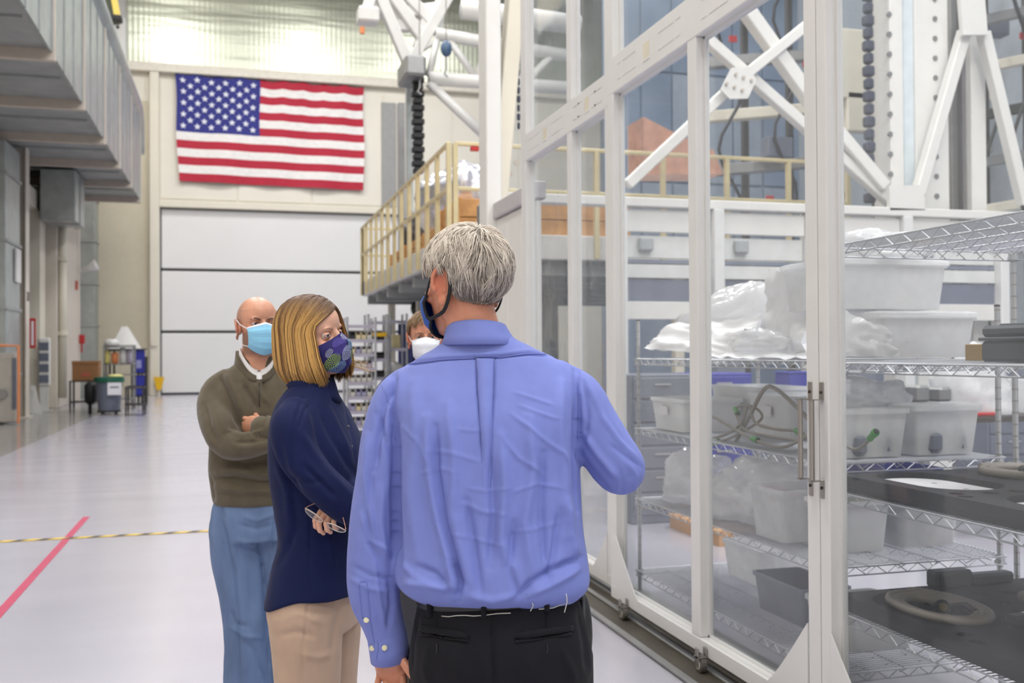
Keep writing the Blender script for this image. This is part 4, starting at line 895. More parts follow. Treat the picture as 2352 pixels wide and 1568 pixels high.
def cart(label, px0, px1, py, h, topz, m_=M_alum, dep=.7, shelves=(.25, .95)):
    a, b = XYZ(px0, py), XYZ(px1, py); y = float(a[1]); x0, x1 = float(a[0]), float(b[0]); t = thing('utility_cart', label, 'cart', ((x0+x1)/2, y, 0), group='utility carts along the left wall')
    for x in (x0+.03, x1-.03):
        for yy in (y+.03, y+dep-.03):
            MB().bx(x-.022, x+.022, yy-.022, yy+.022, .1, h).build('post', m_, t); c = MB(); c.tube([(x-.015, yy, .055), (x+.015, yy, .055)], .055, 12); c.build('caster', M_black, t)
    for z in shelves: MB().bx(x0, x1, y, y+dep, z-.03, z, .006).build('shelf', m_, t)
    MB().bx(x0, x1, y+dep-.04, y+dep, h-.04, h).build('push_bar', m_, t)
    return x0, x1, y
M_dkleg = mat('black_frame', (44, 42, 44), .5)
x0, x1, y = cart('black framed cart carrying a cardboard box by the left wall', 158, 232, 948, .86, 0, M_dkleg, .7, (.3, .86))
t = thing('cardboard_box', 'brown cardboard box on the black cart', 'box', (x0+.4, y+.3, .862)); a = onY(165, 870, y+.02); b = onY(226, 870, y+.02); MB().bx(a[0], b[0], y+.05, y+.55, .862, 1.30, .008).build('carton_body', M_card, t); MB().bx(a[0]-.006, b[0]+.006, y+.044, y+.556, 1.30, 1.40, .008).build('carton_lid', M_card, t); MB().bx((a[0]+b[0])/2-.1, (a[0]+b[0])/2+.12, y+.038, y+.05, .98, 1.08).build('red_mark', mat('faded_red', (176, 92, 72), .7), t)
x0, x1, y = cart('tall glass-shelved trolley with white tubs behind the grey bin', 236, 306, 940, 1.85, 0, M_alum, .6, (.3, 1.0, 1.3, 1.8))
for k, (px, w_, h_, m_, l) in enumerate(((246, .095, .34, mat('pale_yellow_jar', (228, 214, 130), .5), 'pale yellow jar on the tall trolley'), (264, .095, .3, M_orange, 'orange tub on the tall trolley'), (282, .095, .42, M_white, 'white wrapped roll on the tall trolley'), (298, .09, .4, mat('lilac_wrap', (186, 178, 196), .5), 'lilac wrapped roll on the tall trolley'))):
    q = onY(px, 860, y+.3); t = MB(); t.lathe([(w_*.8, 0), (w_, .05), (w_, h_), (w_*.7, h_+.04)], (q[0], y+.3, 1.302), 16); tag(t.build('jar', m_, smooth=True), l, 'jar')
q = onY(256, 800, y+.3); t = MB(); t.lathe([(.15, 0), (.22, .04), (.2, .16), (.1, .22)], (q[0], y+.3, 1.802), 18); tag(t.build('white_bowl', M_white, smooth=True), 'upturned white bowl on top of the tall trolley', 'bowl')
x0, x1, y = cart('blue panelled cart at the far end of the clutter row', 300, 336, 932, 1.5, 0, M_dkleg, .5, (.3, 1.0, 1.75))
t = thing('display_board', 'dark blue display board standing on the far cart', 'board', (x0+.25, y-.01, 1.0)); MB().bx(x0+.06, x1-.06, y+.08, y+.12, 1.002, 1.71, .01).build('board', M_blue, t); MB().bx(x0+.16, x1-.16, y+.068, y+.08, 1.15, 1.4).build('white_print', mat('blue_print', (150, 152, 200), .6), t)
t = MB().bx(x0+.05, x1-.05, y+.05, y+.42, .302, .93, .02); tag(t.build('blue_tote', M_blue), 'dark blue tote on the lower shelf of the far cart', 'tote')
# white pyramid on its frame
qa, qb = onY(252, 796, 33.0), onY(318, 796, 33.0); cx = (qa[0]+qb[0])/2; hw = (qb[0]-qa[0])/2
t = thing('white_pyramid', 'white pyramid-shaped fairing standing on a dark frame', 'fairing', (cx, 33.5, 0)); zt = float(onY(280, 749, 33)[2])
MB().rings([[(cx-hw, 33, 1.75), (cx+hw, 33, 1.75), (cx+hw, 34.2, 1.75), (cx-hw, 34.2, 1.75)], [(cx-hw*.28, 33.45, zt), (cx+.1*hw, 33.45, zt), (cx+.1*hw, 33.75, zt), (cx-hw*.28, 33.75, zt)]]).build('fairing_shell', M_white, t)
m = MB(); m.bx(cx-hw-.05, cx+hw+.05, 32.95, 34.25, 1.68, 1.75); m.build('frame_top', M_dkleg, t)
for x in (cx-hw, cx+hw):
    for yy in (33.0, 34.2): MB().bx(x-.03, x+.03, yy-.03, yy+.03, 0, 1.68).build('leg', M_dkleg, t)
# rubbish bin
p = XYZ(251, 951); t = thing('rubbish_bin', 'round grey rubbish bin with green liner and white notice', 'bin', tuple(p)); x, y = p[0], p[1]
MB().lathe([(.27, .1), (.33, .85), (.36, .86), (.36, .92), (.33, .92), (.27, .14)], (x, y, 0), 28).build('tub', M_bingrey, t, smooth=False); MB().lathe([(.365, .84), (.38, .86), (.378, .97), (.33, .98), (.32, .9)], (x, y, 0), 28).build('liner', M_green, t); MB().lathe([(.3, .06), (.3, .1), (.2, .1)], (x, y, 0), 20).build('dolly', M_black, t)
for k in range(4): a = PI/4+k*PI/2; MB().cyl((x+.24*math.cos(a)-.015, y+.24*math.sin(a), .03), (x+.24*math.cos(a)+.015, y+.24*math.sin(a), .03), .03, 10).build('caster', M_black, t)
nt_ = MB().bx(x+.0, x+.34, y-.385, y-.375, .52, .84).build('notice', M_paper, t); MB().bx(x+.06, x+.28, y-.388, y-.385, .7, .74).build('printed_line', M_bingrey, nt_)
t = MB(); t.ell((x+.15, y+.05, 1.0), (.2, .16, .05), 14, 8); tag(t.build('yellow_wipe', mat('pale_yellow_cloth', (220, 214, 140), .7), smooth=True), 'pale yellow cloth lying on top of the rubbish bin', 'cloth')
t = thing('black_bag', 'black bag hanging between the cart and the rubbish bin', 'bag', tuple(XYZ(208, 950))); q = XYZ(207, 950); MB().bx(q[0]-.14, q[0]+.16, q[1]-.1, q[1]+.2, .25, .84, .08).build('bag_body', M_black, t, smooth=True); MB().cyl((q[0], q[1], 0), (q[0], q[1], .26), .05, 8).build('stand_leg', M_black, t)
# second row of dark cart legs
cart('empty black framed cart right of the rubbish bin', 286, 330, 955, .75, 0, M_dkleg, .7, (.3, .72))
# warning sign, fire alarm, speaker horn
c = onY(365, 880, YB-.5); t = thing('warning_sign', 'yellow wedge-shaped warning sign at the foot of the big door frame', 'sign', tuple(c)); MB().prism([(c[0]-.2, YB-.5, c[2]+.24), (c[0]+.2, YB-.5, c[2]+.24), (c[0]+.08, YB-.5, c[2]-.26), (c[0]-.08, YB-.5, c[2]-.26)], (0, .08, 0)).build('sign_face', M_yellow, t); MB().bx(c[0]-.03, c[0]+.03, YB-.42, YB-.36, 0, c[2]).build('stake', M_cream, t)
c = onX(179, 778, -4.87); c = np.array([-4.872, 36.0, c[2]]); t = thing('fire_alarm', 'red fire alarm box on the second column', 'alarm', tuple(c)); MB().box(c, (.18, .16, .3), bev=.02).build('alarm_body', M_red, t); MB().box(c-np.array([0, .02, .3]), (.05, .05, .3)).build('conduit', M_red, t)
c = onY(75, 765, 27.0); t = thing('wall_sign', 'red and white notice on the first column', 'sign', tuple(c)); MB().box(c, (.14, .03, .75), bev=.005).build('sign_board', M_red, t); MB().box(c-np.array([0, .018, 0]), (.05, .006, .6)).build('white_text', M_paper, t)
c = onX(175, 655, -4.93); t = MB().box(c, (.12, .03, .3), bev=.005); tag(t.build('wall_sign', mat('faded_sign', (196, 112, 100), .6)), 'faded red notice on the second column', 'sign')
c = onX(183, 608, -4.75); c = np.array([-4.66, 36.0, c[2]]); t = thing('horn_speaker', 'white horn loudspeaker on the second column', 'speaker', tuple(c)); MB().tube([c+np.array([-.2, 0, -.05]), c, c+np.array([.25, -.05, .12])], [.08, .09, .2], 14).build('horn', M_white, t, smooth=True); MB().box(c+np.array([-.17, 0, -.05]), (.18, .1, .1)).build('bracket', M_white, t)
# ------------------------------------------------------------------ people
def smoothstep(x, a, b): t = np.clip((x-a)/(b-a), 0, 1); return t*t*(3-2*t)
def remesh(m, voxel, smooth=4, fac=.5):
    me = bpy.data.meshes.new('tmp'); me.from_pydata(m.v, [], m.f); fix_normals(me); o = bpy.data.objects.new('tmp', me); COL.objects.link(o)
    md = o.modifiers.new('r', 'REMESH'); md.mode = 'VOXEL'; md.voxel_size = voxel; md.adaptivity = 0
    if smooth: s = o.modifiers.new('s', 'SMOOTH'); s.factor = fac; s.iterations = smooth
    dg = bpy.context.evaluated_depsgraph_get(); me2 = bpy.data.meshes.new_from_object(o.evaluated_get(dg))
    V = np.empty(len(me2.vertices)*3); me2.vertices.foreach_get('co', V); N = np.empty(len(me2.vertices)*3); me2.vertices.foreach_get('normal', N)
    Fc = [tuple(p.vertices) for p in me2.polygons]; bpy.data.objects.remove(o); bpy.data.meshes.remove(me); bpy.data.meshes.remove(me2)
    return V.reshape(-1, 3), N.reshape(-1, 3), Fc
def Rz(a): c, s = math.cos(a), math.sin(a); return np.array([[c, -s, 0], [s, c, 0], [0, 0, 1]])
def Rx(a): c, s = math.cos(a), math.sin(a); return np.array([[1, 0, 0], [0, c, -s], [0, s, c]])
def Ry(a): c, s = math.cos(a), math.sin(a); return np.array([[c, 0, s], [0, 1, 0], [-s, 0, c]])
def spline(P, n=8):
    P = [np.asarray(p, float) for p in P]; Q = []
    for i in range(len(P)-1):
        a, b, c, d = P[max(i-1, 0)], P[i], P[i+1], P[min(i+2, len(P)-1)]
        for s in np.linspace(0, 1, n, endpoint=False): Q.append(.5*(2*b+(c-a)*s+(2*a-5*b+4*c-d)*s*s+(3*b-a-3*c+d)*s**3))
    Q.append(P[-1]); return np.array(Q)
def limb(m, path, k=1.0, d=0.0, n=20):      # tapering limb along (x,y,z,r) joints
    Q = spline(path, 7); m.tube(Q[:, :3], np.maximum(Q[:, 3]*k+d, .004), n)
    for e in (0, -1): m.ell(Q[e, :3], (max(Q[e, 3]*k+d, .004)*.98,)*3, 16, 10)
def torso(m, R, k=1.0, d=0.0, n=44):        # rings (z, cx, cy, hx, hy[, power])
    R = np.array([tuple(r)+(2.4,)*(6-len(r)) for r in R], float); Q = spline(R, 6); L = []
    for z, cx, cy, hx, hy, p in Q:
        L.append([(cx+(hx*k+d)*np.sign(math.cos(a))*abs(math.cos(a))**(2/p), cy+(hy*k+d)*np.sign(math.sin(a))*abs(math.sin(a))**(2/p), z) for a in np.linspace(0, 2*PI, n, endpoint=False)])
    m.rings(L)
class Person:
    def __init__(s, label, x, y, phi, height_note=''):
        s.t = thing('person', label, 'person', (x, y, 0), phi); s.R = Rz(phi); s.o = np.array([x, y, 0.0])
    def world(s, V): return np.asarray(V)@s.R.T+s.o
    def local(s, Pw): return (np.asarray(Pw)-s.o)@s.R
    def put(s, name, V, Fc, m, parent=None, smooth=True, colors=None):
        return mkobj(name, V, Fc, m, parent or s.t, smooth, False, colors)
    def add(s, name, mb, m, parent=None, smooth=True, colors=None): return s.put(name, mb.v, mb.f, m, parent, smooth, colors)
    def folds(s, V, N, FL, front=True):     # sculpt cloth folds: polylines in frame pixels, half width in pixels, height in metres
        W_ = s.world(V); px, py = proj(W_); view = W_-ORG; view /= np.linalg.norm(view, axis=1)[:, None]; f = -np.sum(view*(N@s.R.T), 1); msk = smoothstep(f, .02, .35)
        D = np.zeros(len(V)); idx = np.where(f > .02)[0]; P = np.stack([px[idx], py[idx]], 1)
        for pts, w_, amp in FL:
            best = np.full(len(idx), 1e9); tt = np.zeros(len(idx)); L = np.array(pts, float); seg = np.linalg.norm(L[1:]-L[:-1], axis=1); tot = seg.sum(); acc = 0
            for a, b, sl in zip(L[:-1], L[1:], seg):
                t = np.clip(((P-a)@(b-a))/(sl*sl), 0, 1); d = np.linalg.norm(P-(a+t[:, None]*(b-a)), axis=1); q = d < best; best[q] = d[q]; tt[q] = (acc+t[q]*sl)/tot; acc += sl
            tap = smoothstep(tt, -.02, .18)*smoothstep(1-tt, -.02, .18)
            D[idx] += amp*np.exp(-(best/w_)**2)*(.35+.65*tap)*np.where(best < 4*w_, 1, 0)
        return V+N*(D*msk)[:, None]
def wrinkle(V, N, amp, sc, seed=0, stretch=(1, 1, 1)):
    d = np.array([mnoise.noise(Vector((p[0]*sc*stretch[0]+seed, p[1]*sc*stretch[1], p[2]*sc*stretch[2])))+.5*(.3-abs(mnoise.noise(Vector((p[0]*sc*1.9*stretch[0], p[1]*sc*1.9*stretch[1]+seed, p[2]*sc*1.9*stretch[2]))))) for p in V]); return V+N*(amp*d)[:, None]
# --- head, in head space: origin between the ears at eye level, +y forward, +x the wearer's right
def head_prims(m, T, female=False, neck=True):
    h = MB(); w_ = .93 if female else 1.0
    h.ell((0, -.012, .030), (.0745*w_, .098, .083), 32, 22); h.ell((0, .012, .042), (.068*w_, .078, .064), 24, 16)
    rings = []
    for z, yf, yb, hw in ((-.116, .066, .012, .016), (-.108, .080, -.004, .029), (-.09, .084, -.02, .042), (-.065, .083, -.035, .052), (-.035, .083, -.05, .061), (0, .081, -.06, .0665), (.03, .086, -.06, .069), (.06, .082, -.06, .067)):
        cy = (yf+yb)/2; hy = (yf-yb)/2; rings.append((z, 0, cy, hw*w_, hy, 2.3))
    torso(h, rings, n=36)
    h.tube([(0, .078, .012), (0, .092, -.012), (0, .106, -.036), (0, .097, -.048)], [.008, .010, .0135, .012], 14)
    for s in (-1, 1): h.ell((s*.013, .092, -.042), (.009, .011, .008), 12, 8); h.ell((s*.028, .0755, .019), ((.015 if female else .019), .0085, .0085), 14, 8); h.ell((s*.044*w_, .058, -.028), (.02, .02, .018), 14, 8)
    for s in (-1, 1): h.ell((s*.0475*w_, .004, -.052), (.0125, .03, .034), 14, 10)
    h.ell((0, .088, -.078), (.022, .008, .008), 12, 8); h.ell((0, .076, -.103), (.018, .014, .012), 12, 8)
    V = np.array(h.v)@T[:3, :3].T+T[:3, 3]; m.add(V, h.f)
def sculpt_face(V, T, female=False):
    Ti = np.linalg.inv(T); L = V@Ti[:3, :3].T+Ti[:3, 3]; D = np.zeros_like(L)
    for s in (-1, 1):
        d2 = ((L[:, 0]-s*.032)/.0175)**2+((L[:, 2]-.0)/.0115)**2; D[:, 1] -= .0125*np.exp(-d2)*(L[:, 1] > .03)
        d2 = ((L[:, 0]-s*.014)/.006)**2+((L[:, 2]-.002)/.012)**2; D[:, 1] -= .003*np.exp(-d2)*(L[:, 1] > .03)
    return V+(D@T[:3, :3].T)
EAR = None
def ear_shape():
    global EAR
    if EAR is None:     # ear space: u back(+)/front(-) = -y, v up = z, thickness = x outward
        m = MB(); P = []
        for a in np.linspace(math.radians(215), math.radians(-70), 22):
            P.append((.006+.004*math.sin(a*1.0), -.0155*math.cos(a+PI)*-1, .027*math.sin(a)+.004))
        P = [(p[0], -.0165*math.cos(a) if True else 0, p[2]) for p, a in zip(P, np.linspace(math.radians(215), math.radians(-70), 22))]
        m.tube(P, [.003]+[.0042]*20+[.005], 10); m.ell((.002, .0, .0), (.004, .0155, .026), 18, 12)
        Q = [(.006, -.009*math.cos(a), .018*math.sin(a)+.002) for a in np.linspace(math.radians(120), math.radians(-60), 14)]; m.tube(Q, .0035, 8)
        m.ell((.004, -.001, -.029), (.005, .0095, .0095), 14, 10); m.ell((.005, .0125, -.006), (.0045, .004, .007), 10, 8); m.ell((-.004, .006, -.004), (.008, .008, .018), 12, 8)
        EAR = remesh(m, .0014, 3)
    return EAR
def finger_chain(base, d, nrm, L, r, curl):
    P = [np.array(base)]; dd = np.array(d, float); dd /= np.linalg.norm(dd); n_ = np.array(nrm, float); pts = [(*P[0]-dd*.015, r)]; ax = np.cross(dd, n_); c = P[0]
    pts.append((*c, r*1.02))
    for l, cu, rr_ in zip((.46, .30, .24), curl, (.95, .9, .72)):
        ca, sa = math.cos(cu), math.sin(cu); dd = dd*ca-n_*sa; n_ = np.cross(ax, dd); n_ /= np.linalg.norm(n_)
        pts.append((*(c+dd*L*l*.5), r*rr_)); c = c+dd*L*l; pts.append((*c, r*rr_*1.03))
    return np.array(pts)
def hand(mp, mf, wrist, X, Y, Z, curl=.5, k=1.0, thumb=.5, td=(.75, .75, -.25)):
    X, Y, Z = [np.array(q, float)/np.linalg.norm(q) for q in (X, Y, Z)]; w_ = np.array(wrist, float)
    def at(x, y, z): return w_+(X*x+Y*y+Z*z)*k
    R = np.stack([X, Y, Z], 1)
    mp.ell(at(0, .05, 0), np.array((.040, .052, .0145))*k, 20, 14, R); mp.ell(at(.018, .035, -.008), np.array((.018, .034, .014))*k, 14, 10, R); mp.ell(at(-.02, .04, -.006), np.array((.017, .036, .012))*k, 14, 10, R)
    mp.tube([at(0, -.022, 0), at(0, 0, 0), at(0, .03, 0)], np.array((.027, .025, .026))*k, 16)
    for i, (x, L) in enumerate(((.029, .073), (.0095, .081), (-.0105, .075), (-.029, .06))):
        q = finger_chain(at(x, .09-.004*abs(i-1), 0), Y+X*(.05*(1.5-i)), Z, L*k, (.0088 if i < 3 else .0076)*k, (curl*.7+i*.04, curl*1.1, curl*.8)); q = spline(q, 4); mf.tube(q[:, :3], q[:, 3], 12); mf.ell(q[-1, :3], (q[-1, 3],)*3, 12, 8)
    q = finger_chain(at(.03, .03, -.008), X*td[0]+Y*td[1]+Z*td[2], Z*.6-X*.5, .075*k, .0098*k, (thumb*.3, thumb*.5, thumb*.5)); q = spline(q, 4); mf.tube(q[:, :3], q[:, 3], 12); mf.ell(q[-1, :3], (q[-1, 3],)*3, 12, 8)
SKIN = mat('skin', None, .4, var=.05, vscale=45, attr=True, sss=.12, bump=.08, bscale=500)
def T4(R, p, k=1.0): T = np.eye(4); T[:3, :3] = R*k; T[:3, 3] = p; return T
def tr(T, V): return np.asarray(V)@T[:3, :3].T+T[:3, 3]
def make_body(P, mb, hb, hn, fingers, T, tone, female=False, beard=None, voxel=.003, scalp=None, ruddy=None, ear_out=18):
    V, N, Fc = remesh(hb, voxel, 5); V = sculpt_face(V, T, female)
    for m_, vx in ((mb, .011), (hn, .0035)):
        if m_.v: V2, N2, F2 = remesh(m_, vx, 3); Fc = Fc+[tuple(i+len(V) for i in q) for q in F2]; V = np.concatenate([V, V2])
    eV, eN, eF = ear_shape(); allV = [V]; allF = list(Fc); n = len(V)
    for s in (-1, 1):
        E_ = eV*(.9 if female else 1.15); E_ = E_@Rz(math.radians(-6 if female else -ear_out)).T; E_[:, 0] += .073*(.90 if female else 1.0); E_ += np.array([0, -.010, -.013])
        f = eF
        if s < 0: E_ = E_*np.array([-1, 1, 1]); f = [q[::-1] for q in eF]
        allV.append(tr(T, E_)); allF += [tuple(i+n for i in q) for q in f]; n += len(E_)
    if fingers.v: allV.append(np.array(fingers.v)); allF += [tuple(i+n for i in q) for q in fingers.f]
    V = np.concatenate(allV); L = V@np.linalg.inv(T)[:3, :3].T+np.linalg.inv(T)[:3, 3]
    c = np.tile(np.array(lin(tone)), (len(V), 1)); hd = (L[:, 2] > -.13) & (np.linalg.norm(L, axis=1) < .2)
    red = np.array(lin((int(tone[0]*.98), int(tone[1]*.78), int(tone[2]*.74)))); w_ = np.zeros(len(V))
    for s in (-1, 1): w_ += np.exp(-(((L[:, 0]-s*.045)/.02)**2+((L[:, 1]-.06)/.03)**2+((L[:, 2]+.03)/.02)**2))*.5+.75*np.exp(-(((L[:, 0]-s*.083)/.012)**2+((L[:, 1]+.01)/.03)**2+((L[:, 2]+.008)/.04)**2))
    w_ = np.clip(w_, 0, .9)*hd; c = c*(1-w_[:, None])+red*w_[:, None]
    if beard: b = np.array(lin(beard)); w_ = smoothstep(-L[:, 2], .005, .05)*smoothstep(L[:, 1], -.03, .0)*smoothstep(L[:, 2], -.135, -.105)*hd*.75; w_ = np.clip(w_, 0, 1); c = c*(1-w_[:, None])+b*w_[:, None]
    if scalp: b = np.array(lin(scalp)); w_ = smoothstep(-L[:, 1], -.05, .0)*smoothstep(np.abs(L[:, 0]), .045, .07)*smoothstep(L[:, 2], -.02, .02)*smoothstep(.105-L[:, 2], .0, .04)*hd*.55; c = c*(1-w_[:, None])+b*w_[:, None]
    if fingers.v:       # nails keep the skin tone a touch lighter
        pass
    return P.put('body', V, allF, SKIN, None, True, c)
M_eye = mat('eyeball', None, .15, var=.0, attr=True)
def eyes(P, T, iris, gaze=(0, 1, 0), brow=(90, 66, 50), tone=(205, 150, 125), open_=1.0, browr=.003):
    g = np.array(gaze, float); g /= np.linalg.norm(g)
    for s in (-1, 1):
        c = np.array([s*.032, .0665, .0]); m = MB().ell((0, 0, 0), (.0122,)*3, 28, 20); V = np.array(m.v); a = np.degrees(np.arccos(np.clip(V@g/.0122, -1, 1))); col = np.tile(np.array(lin((222, 214, 208))), (len(V), 1)); col[a < 29] = np.array(lin(iris)); col[a < 13] = (.004, .004, .004)
        P.put('eyeball', tr(T, V+c), m.f, M_eye, None, True, col)
        for up in (1, -1):
            G = []
            for az in np.linspace(-78, 78, 26):
                lim = (26*open_*math.cos(math.radians(az*1.05)) if up > 0 else -17*open_*math.cos(math.radians(az*1.05)))-2; row = []
                for e in np.linspace(lim, up*88, 9):
                    r = .0134+.0012*math.exp(-((e-lim)/9)**2); ea, aa = math.radians(e), math.radians(az); row.append(c+r*np.array([math.cos(ea)*math.sin(aa), math.cos(ea)*math.cos(aa), math.sin(ea)]))
                G.append(row)
            m = MB().grid(tr(T, np.array(G))); col = np.tile(np.array(lin(tone)), (len(m.v), 1)); k = np.arange(len(m.v)) % 9 == 0; col[k] = np.array(lin((96, 66, 56))) if up > 0 else np.array(lin((160, 110, 96)))
            P.put('eyelid', m.v, m.f, SKIN, None, True, col)
        m = MB(); Q = spline([(s*.012, .0825, .0145), (s*.024, .0845, .019), (s*.036, .0815, .0215), (s*.05, .0705, .0165)], 8); m.tube(tr(T, Q), np.interp(np.linspace(0, 1, len(Q)), [0, .2, .6, 1], [.4, 1, .9, .3])*browr, 8, sq=.6); P.add('eyebrow', m, mat('brow_%d_%d' % (brow[0], brow[1]), brow, .7, bump=.4, bscale=600))
HAIRM = mat('hair_strands', None, .38, var=.05, vscale=60, attr=True, spec=.45)
def strands(P, name, Q, rad, col, parent=None):       # Q (K,n,3), rad (n,), col (K,n,3)
    K, n, _ = Q.shape; Tn = np.gradient(Q, axis=1); Tn /= np.linalg.norm(Tn, axis=2)[..., None]+1e-9
    rv = RNG.normal(size=(K, 1, 3)); u = np.cross(Tn, rv); u /= np.linalg.norm(u, axis=2)[..., None]+1e-9; b = np.cross(Tn, u)
    V = np.stack([Q+(u*math.cos(a)+b*math.sin(a))*rad[None, :, None] for a in (0, 2.094, 4.189)], 2).reshape(-1, 3)
    i = np.arange(K)[:, None, None]*n*3+np.arange(n-1)[None, :, None]*3; k = np.arange(3)[None, None, :]; l = (k+1) % 3
    Fc = np.stack([i+k, i+l, i+3+l, i+3+k], 3).reshape(-1, 4)
    me = bpy.data.meshes.new(name); me.vertices.add(len(V)); me.vertices.foreach_set('co', V.ravel()); me.loops.add(len(Fc)*4); me.loops.foreach_set('vertex_index', Fc.ravel().astype(np.int32)); me.polygons.add(len(Fc)); me.polygons.foreach_set('loop_start', np.arange(0, len(Fc)*4, 4, dtype=np.int32)); me.update(calc_edges=True)
    me.polygons.foreach_set('use_smooth', [True]*len(Fc)); at = me.color_attributes.new('Col', 'FLOAT_COLOR', 'POINT'); c = np.ones((len(V), 4)); c[:, :3] = np.repeat(col.reshape(-1, 3), 3, 0); at.data.foreach_set('color', c.ravel()); me.materials.append(HAIRM)
    o = bpy.data.objects.new(name, me); COL.objects.link(o); o.parent = parent or P.t; return o
def mix(a, b, t): return np.array(a)*(1-t)+np.array(b)*t
def short_hair(P, T, K, length, c_light, c_dark, crown, front=.55, thick=.012, rad=.0009, nape=-.075, seed=1, sweep=(0, 0, 0)):
    g = np.random.default_rng(seed); C = np.array([0, -.012, .030]); RR = np.array([.0775, .101, .086])
    d = g.normal(size=(K*4, 3)); d /= np.linalg.norm(d, axis=1)[:, None]; p = C+d*RR
    zlim = np.where(p[:, 1] < -.035, nape+.02*np.abs(p[:, 0])/.07, np.where(p[:, 1] < .03, .026+.0*p[:, 1], .062+(p[:, 1]-.03)*front)); ok = p[:, 2] > zlim; d = d[ok][:K]; K = len(d)
    cr = np.array(crown, float); cr /= np.linalg.norm(cr); n = 9; Q = np.zeros((K, n, 3)); cur = d.copy(); ln = length*(.75+.5*g.random(K)); pr = C+d*RR; ln = ln*np.where((pr[:, 1] > -.045) & (pr[:, 2] < .065), .42, 1)*np.where(pr[:, 2] < .0, .75, 1); clump = np.array([mnoise.noise(Vector(q)*9) for q in d]); ang = np.array([mnoise.noise(Vector(q)*3.2+Vector((7, 0, 0))) for q in d])
    for i in range(n):
        s = i/(n-1); lift = thick*(.25+.75*math.sin(min(1, s*1.3)*PI*.62))*(.75+.5*clump); Q[:, i] = C+cur*RR*(1+lift[:, None]/.09)
        fl = cur-cr[None]*np.sum(cur*cr, 1)[:, None]; fl = fl+np.array([0, 0, -.55])+np.array(sweep); fl -= cur*np.sum(fl*cur, 1)[:, None]; fl /= np.linalg.norm(fl, axis=1)[:, None]+1e-6
        side = np.cross(cur, fl); fl = fl+side*(ang*1.1+.25*clump)[:, None]; cur = cur+fl*(ln/.09/(n-1))[:, None]; cur /= np.linalg.norm(cur, axis=1)[:, None]
    mixv = np.clip(.5+.9*clump+.35*g.normal(size=K)+.9*(d[:, 2]-.1), 0, 1); base = np.array(lin(c_dark))*(1-mixv[:, None])+np.array(lin(c_light))*mixv[:, None]; col = np.repeat(base[:, None, :], n, 1)
    Qp = Q.reshape(-1, 3)@T[:3, :3].T+T[:3, 3]; o = strands(P, 'hair', Qp.reshape(K, n, 3), rad*np.interp(np.linspace(0, 1, n), [0, .15, .7, 1], [.7, 1, .9, .25]), col)
    m = MB().ell(C, RR*1.03, 40, 28); V = np.array(m.v); zl = np.where(V[:, 1] < -.035, nape, np.where(V[:, 1] < .03, .026, .055+(V[:, 1]-.03)*front)); keep = V[:, 2] > zl
    f = [q for q in m.f if all(keep[i] for i in q)]; P.put('hair_base', tr(T, V), f, mat('hair_base_%d' % c_dark[0], c_dark, .7, bump=.5, bscale=300), o)
    return o
def mask_grid(aw, top_c, top_s, bot_c, bot_s, yc, ys, nu, nv, xw=.0715, pleat=0.0, seam=.0):
    G = np.zeros((nv, nu, 3))
    for i, v in enumerate(np.linspace(0, 1, nv)):
        for j, a in enumerate(np.linspace(-aw, aw, nu)):
            q = abs(a)/aw; ca = math.cos(a); zt = top_c+(top_s-top_c)*q**.9; zb = bot_c+(bot_s-bot_c)*q**1.6; z = zt+(zb-zt)*v
            y0 = np.interp(v, [0, .22, .5, .8, 1], yc); y = ys+(y0-ys)*max(0, ca)**.75; x = xw*math.sin(a)*(1-.1*v)
            if seam: y += seam*math.exp(-(a/.09)**2)
            if pleat: y += pleat*(abs(((v*3.2) % 1)-.5)*2-.5)*(1-q**2)*math.sin(v*PI)+pleat*1.2*math.exp(-((v-.08)/.08)**2)*math.exp(-(a/.3)**2)
            G[i, j] = (x, y, z)
    return G
def solid(o, th): md = o.modifiers.new('thickness', 'SOLIDIFY'); md.thickness = th; md.offset = 1; return o
def cloth_mat(name, rgb, rough=.85, weave=900, bump=.12, var=.05, vscale=14, sheen=.1): return mat(name, rgb, rough, var=var, vscale=vscale, bump=bump, bscale=weave, spec=.25, sheen=sheen)
M_strapw = mat('elastic_white', (226, 226, 232), .7); M_strapb = mat('elastic_black', (22, 22, 26), .8)
def straps(P, T, pts, m, r=.0018, parent=None, sq=1.0):
    b = MB(); b.tube(tr(T, spline(pts, 6)), r, 8, sq=sq); return P.add('ear_loop', b, m, parent)
def shoes(P, xs, y, m=None):
    for x in xs:
        b = MB(); torso(b, [(.0, x, y+.05, .045, .13), (.03, x, y+.05, .05, .138), (.06, x, y+.03, .045, .115), (.1, x, y-.02, .04, .06), (.13, x, y-.03, .038, .05)], n=24); P.add('shoe', b, m or M_black)

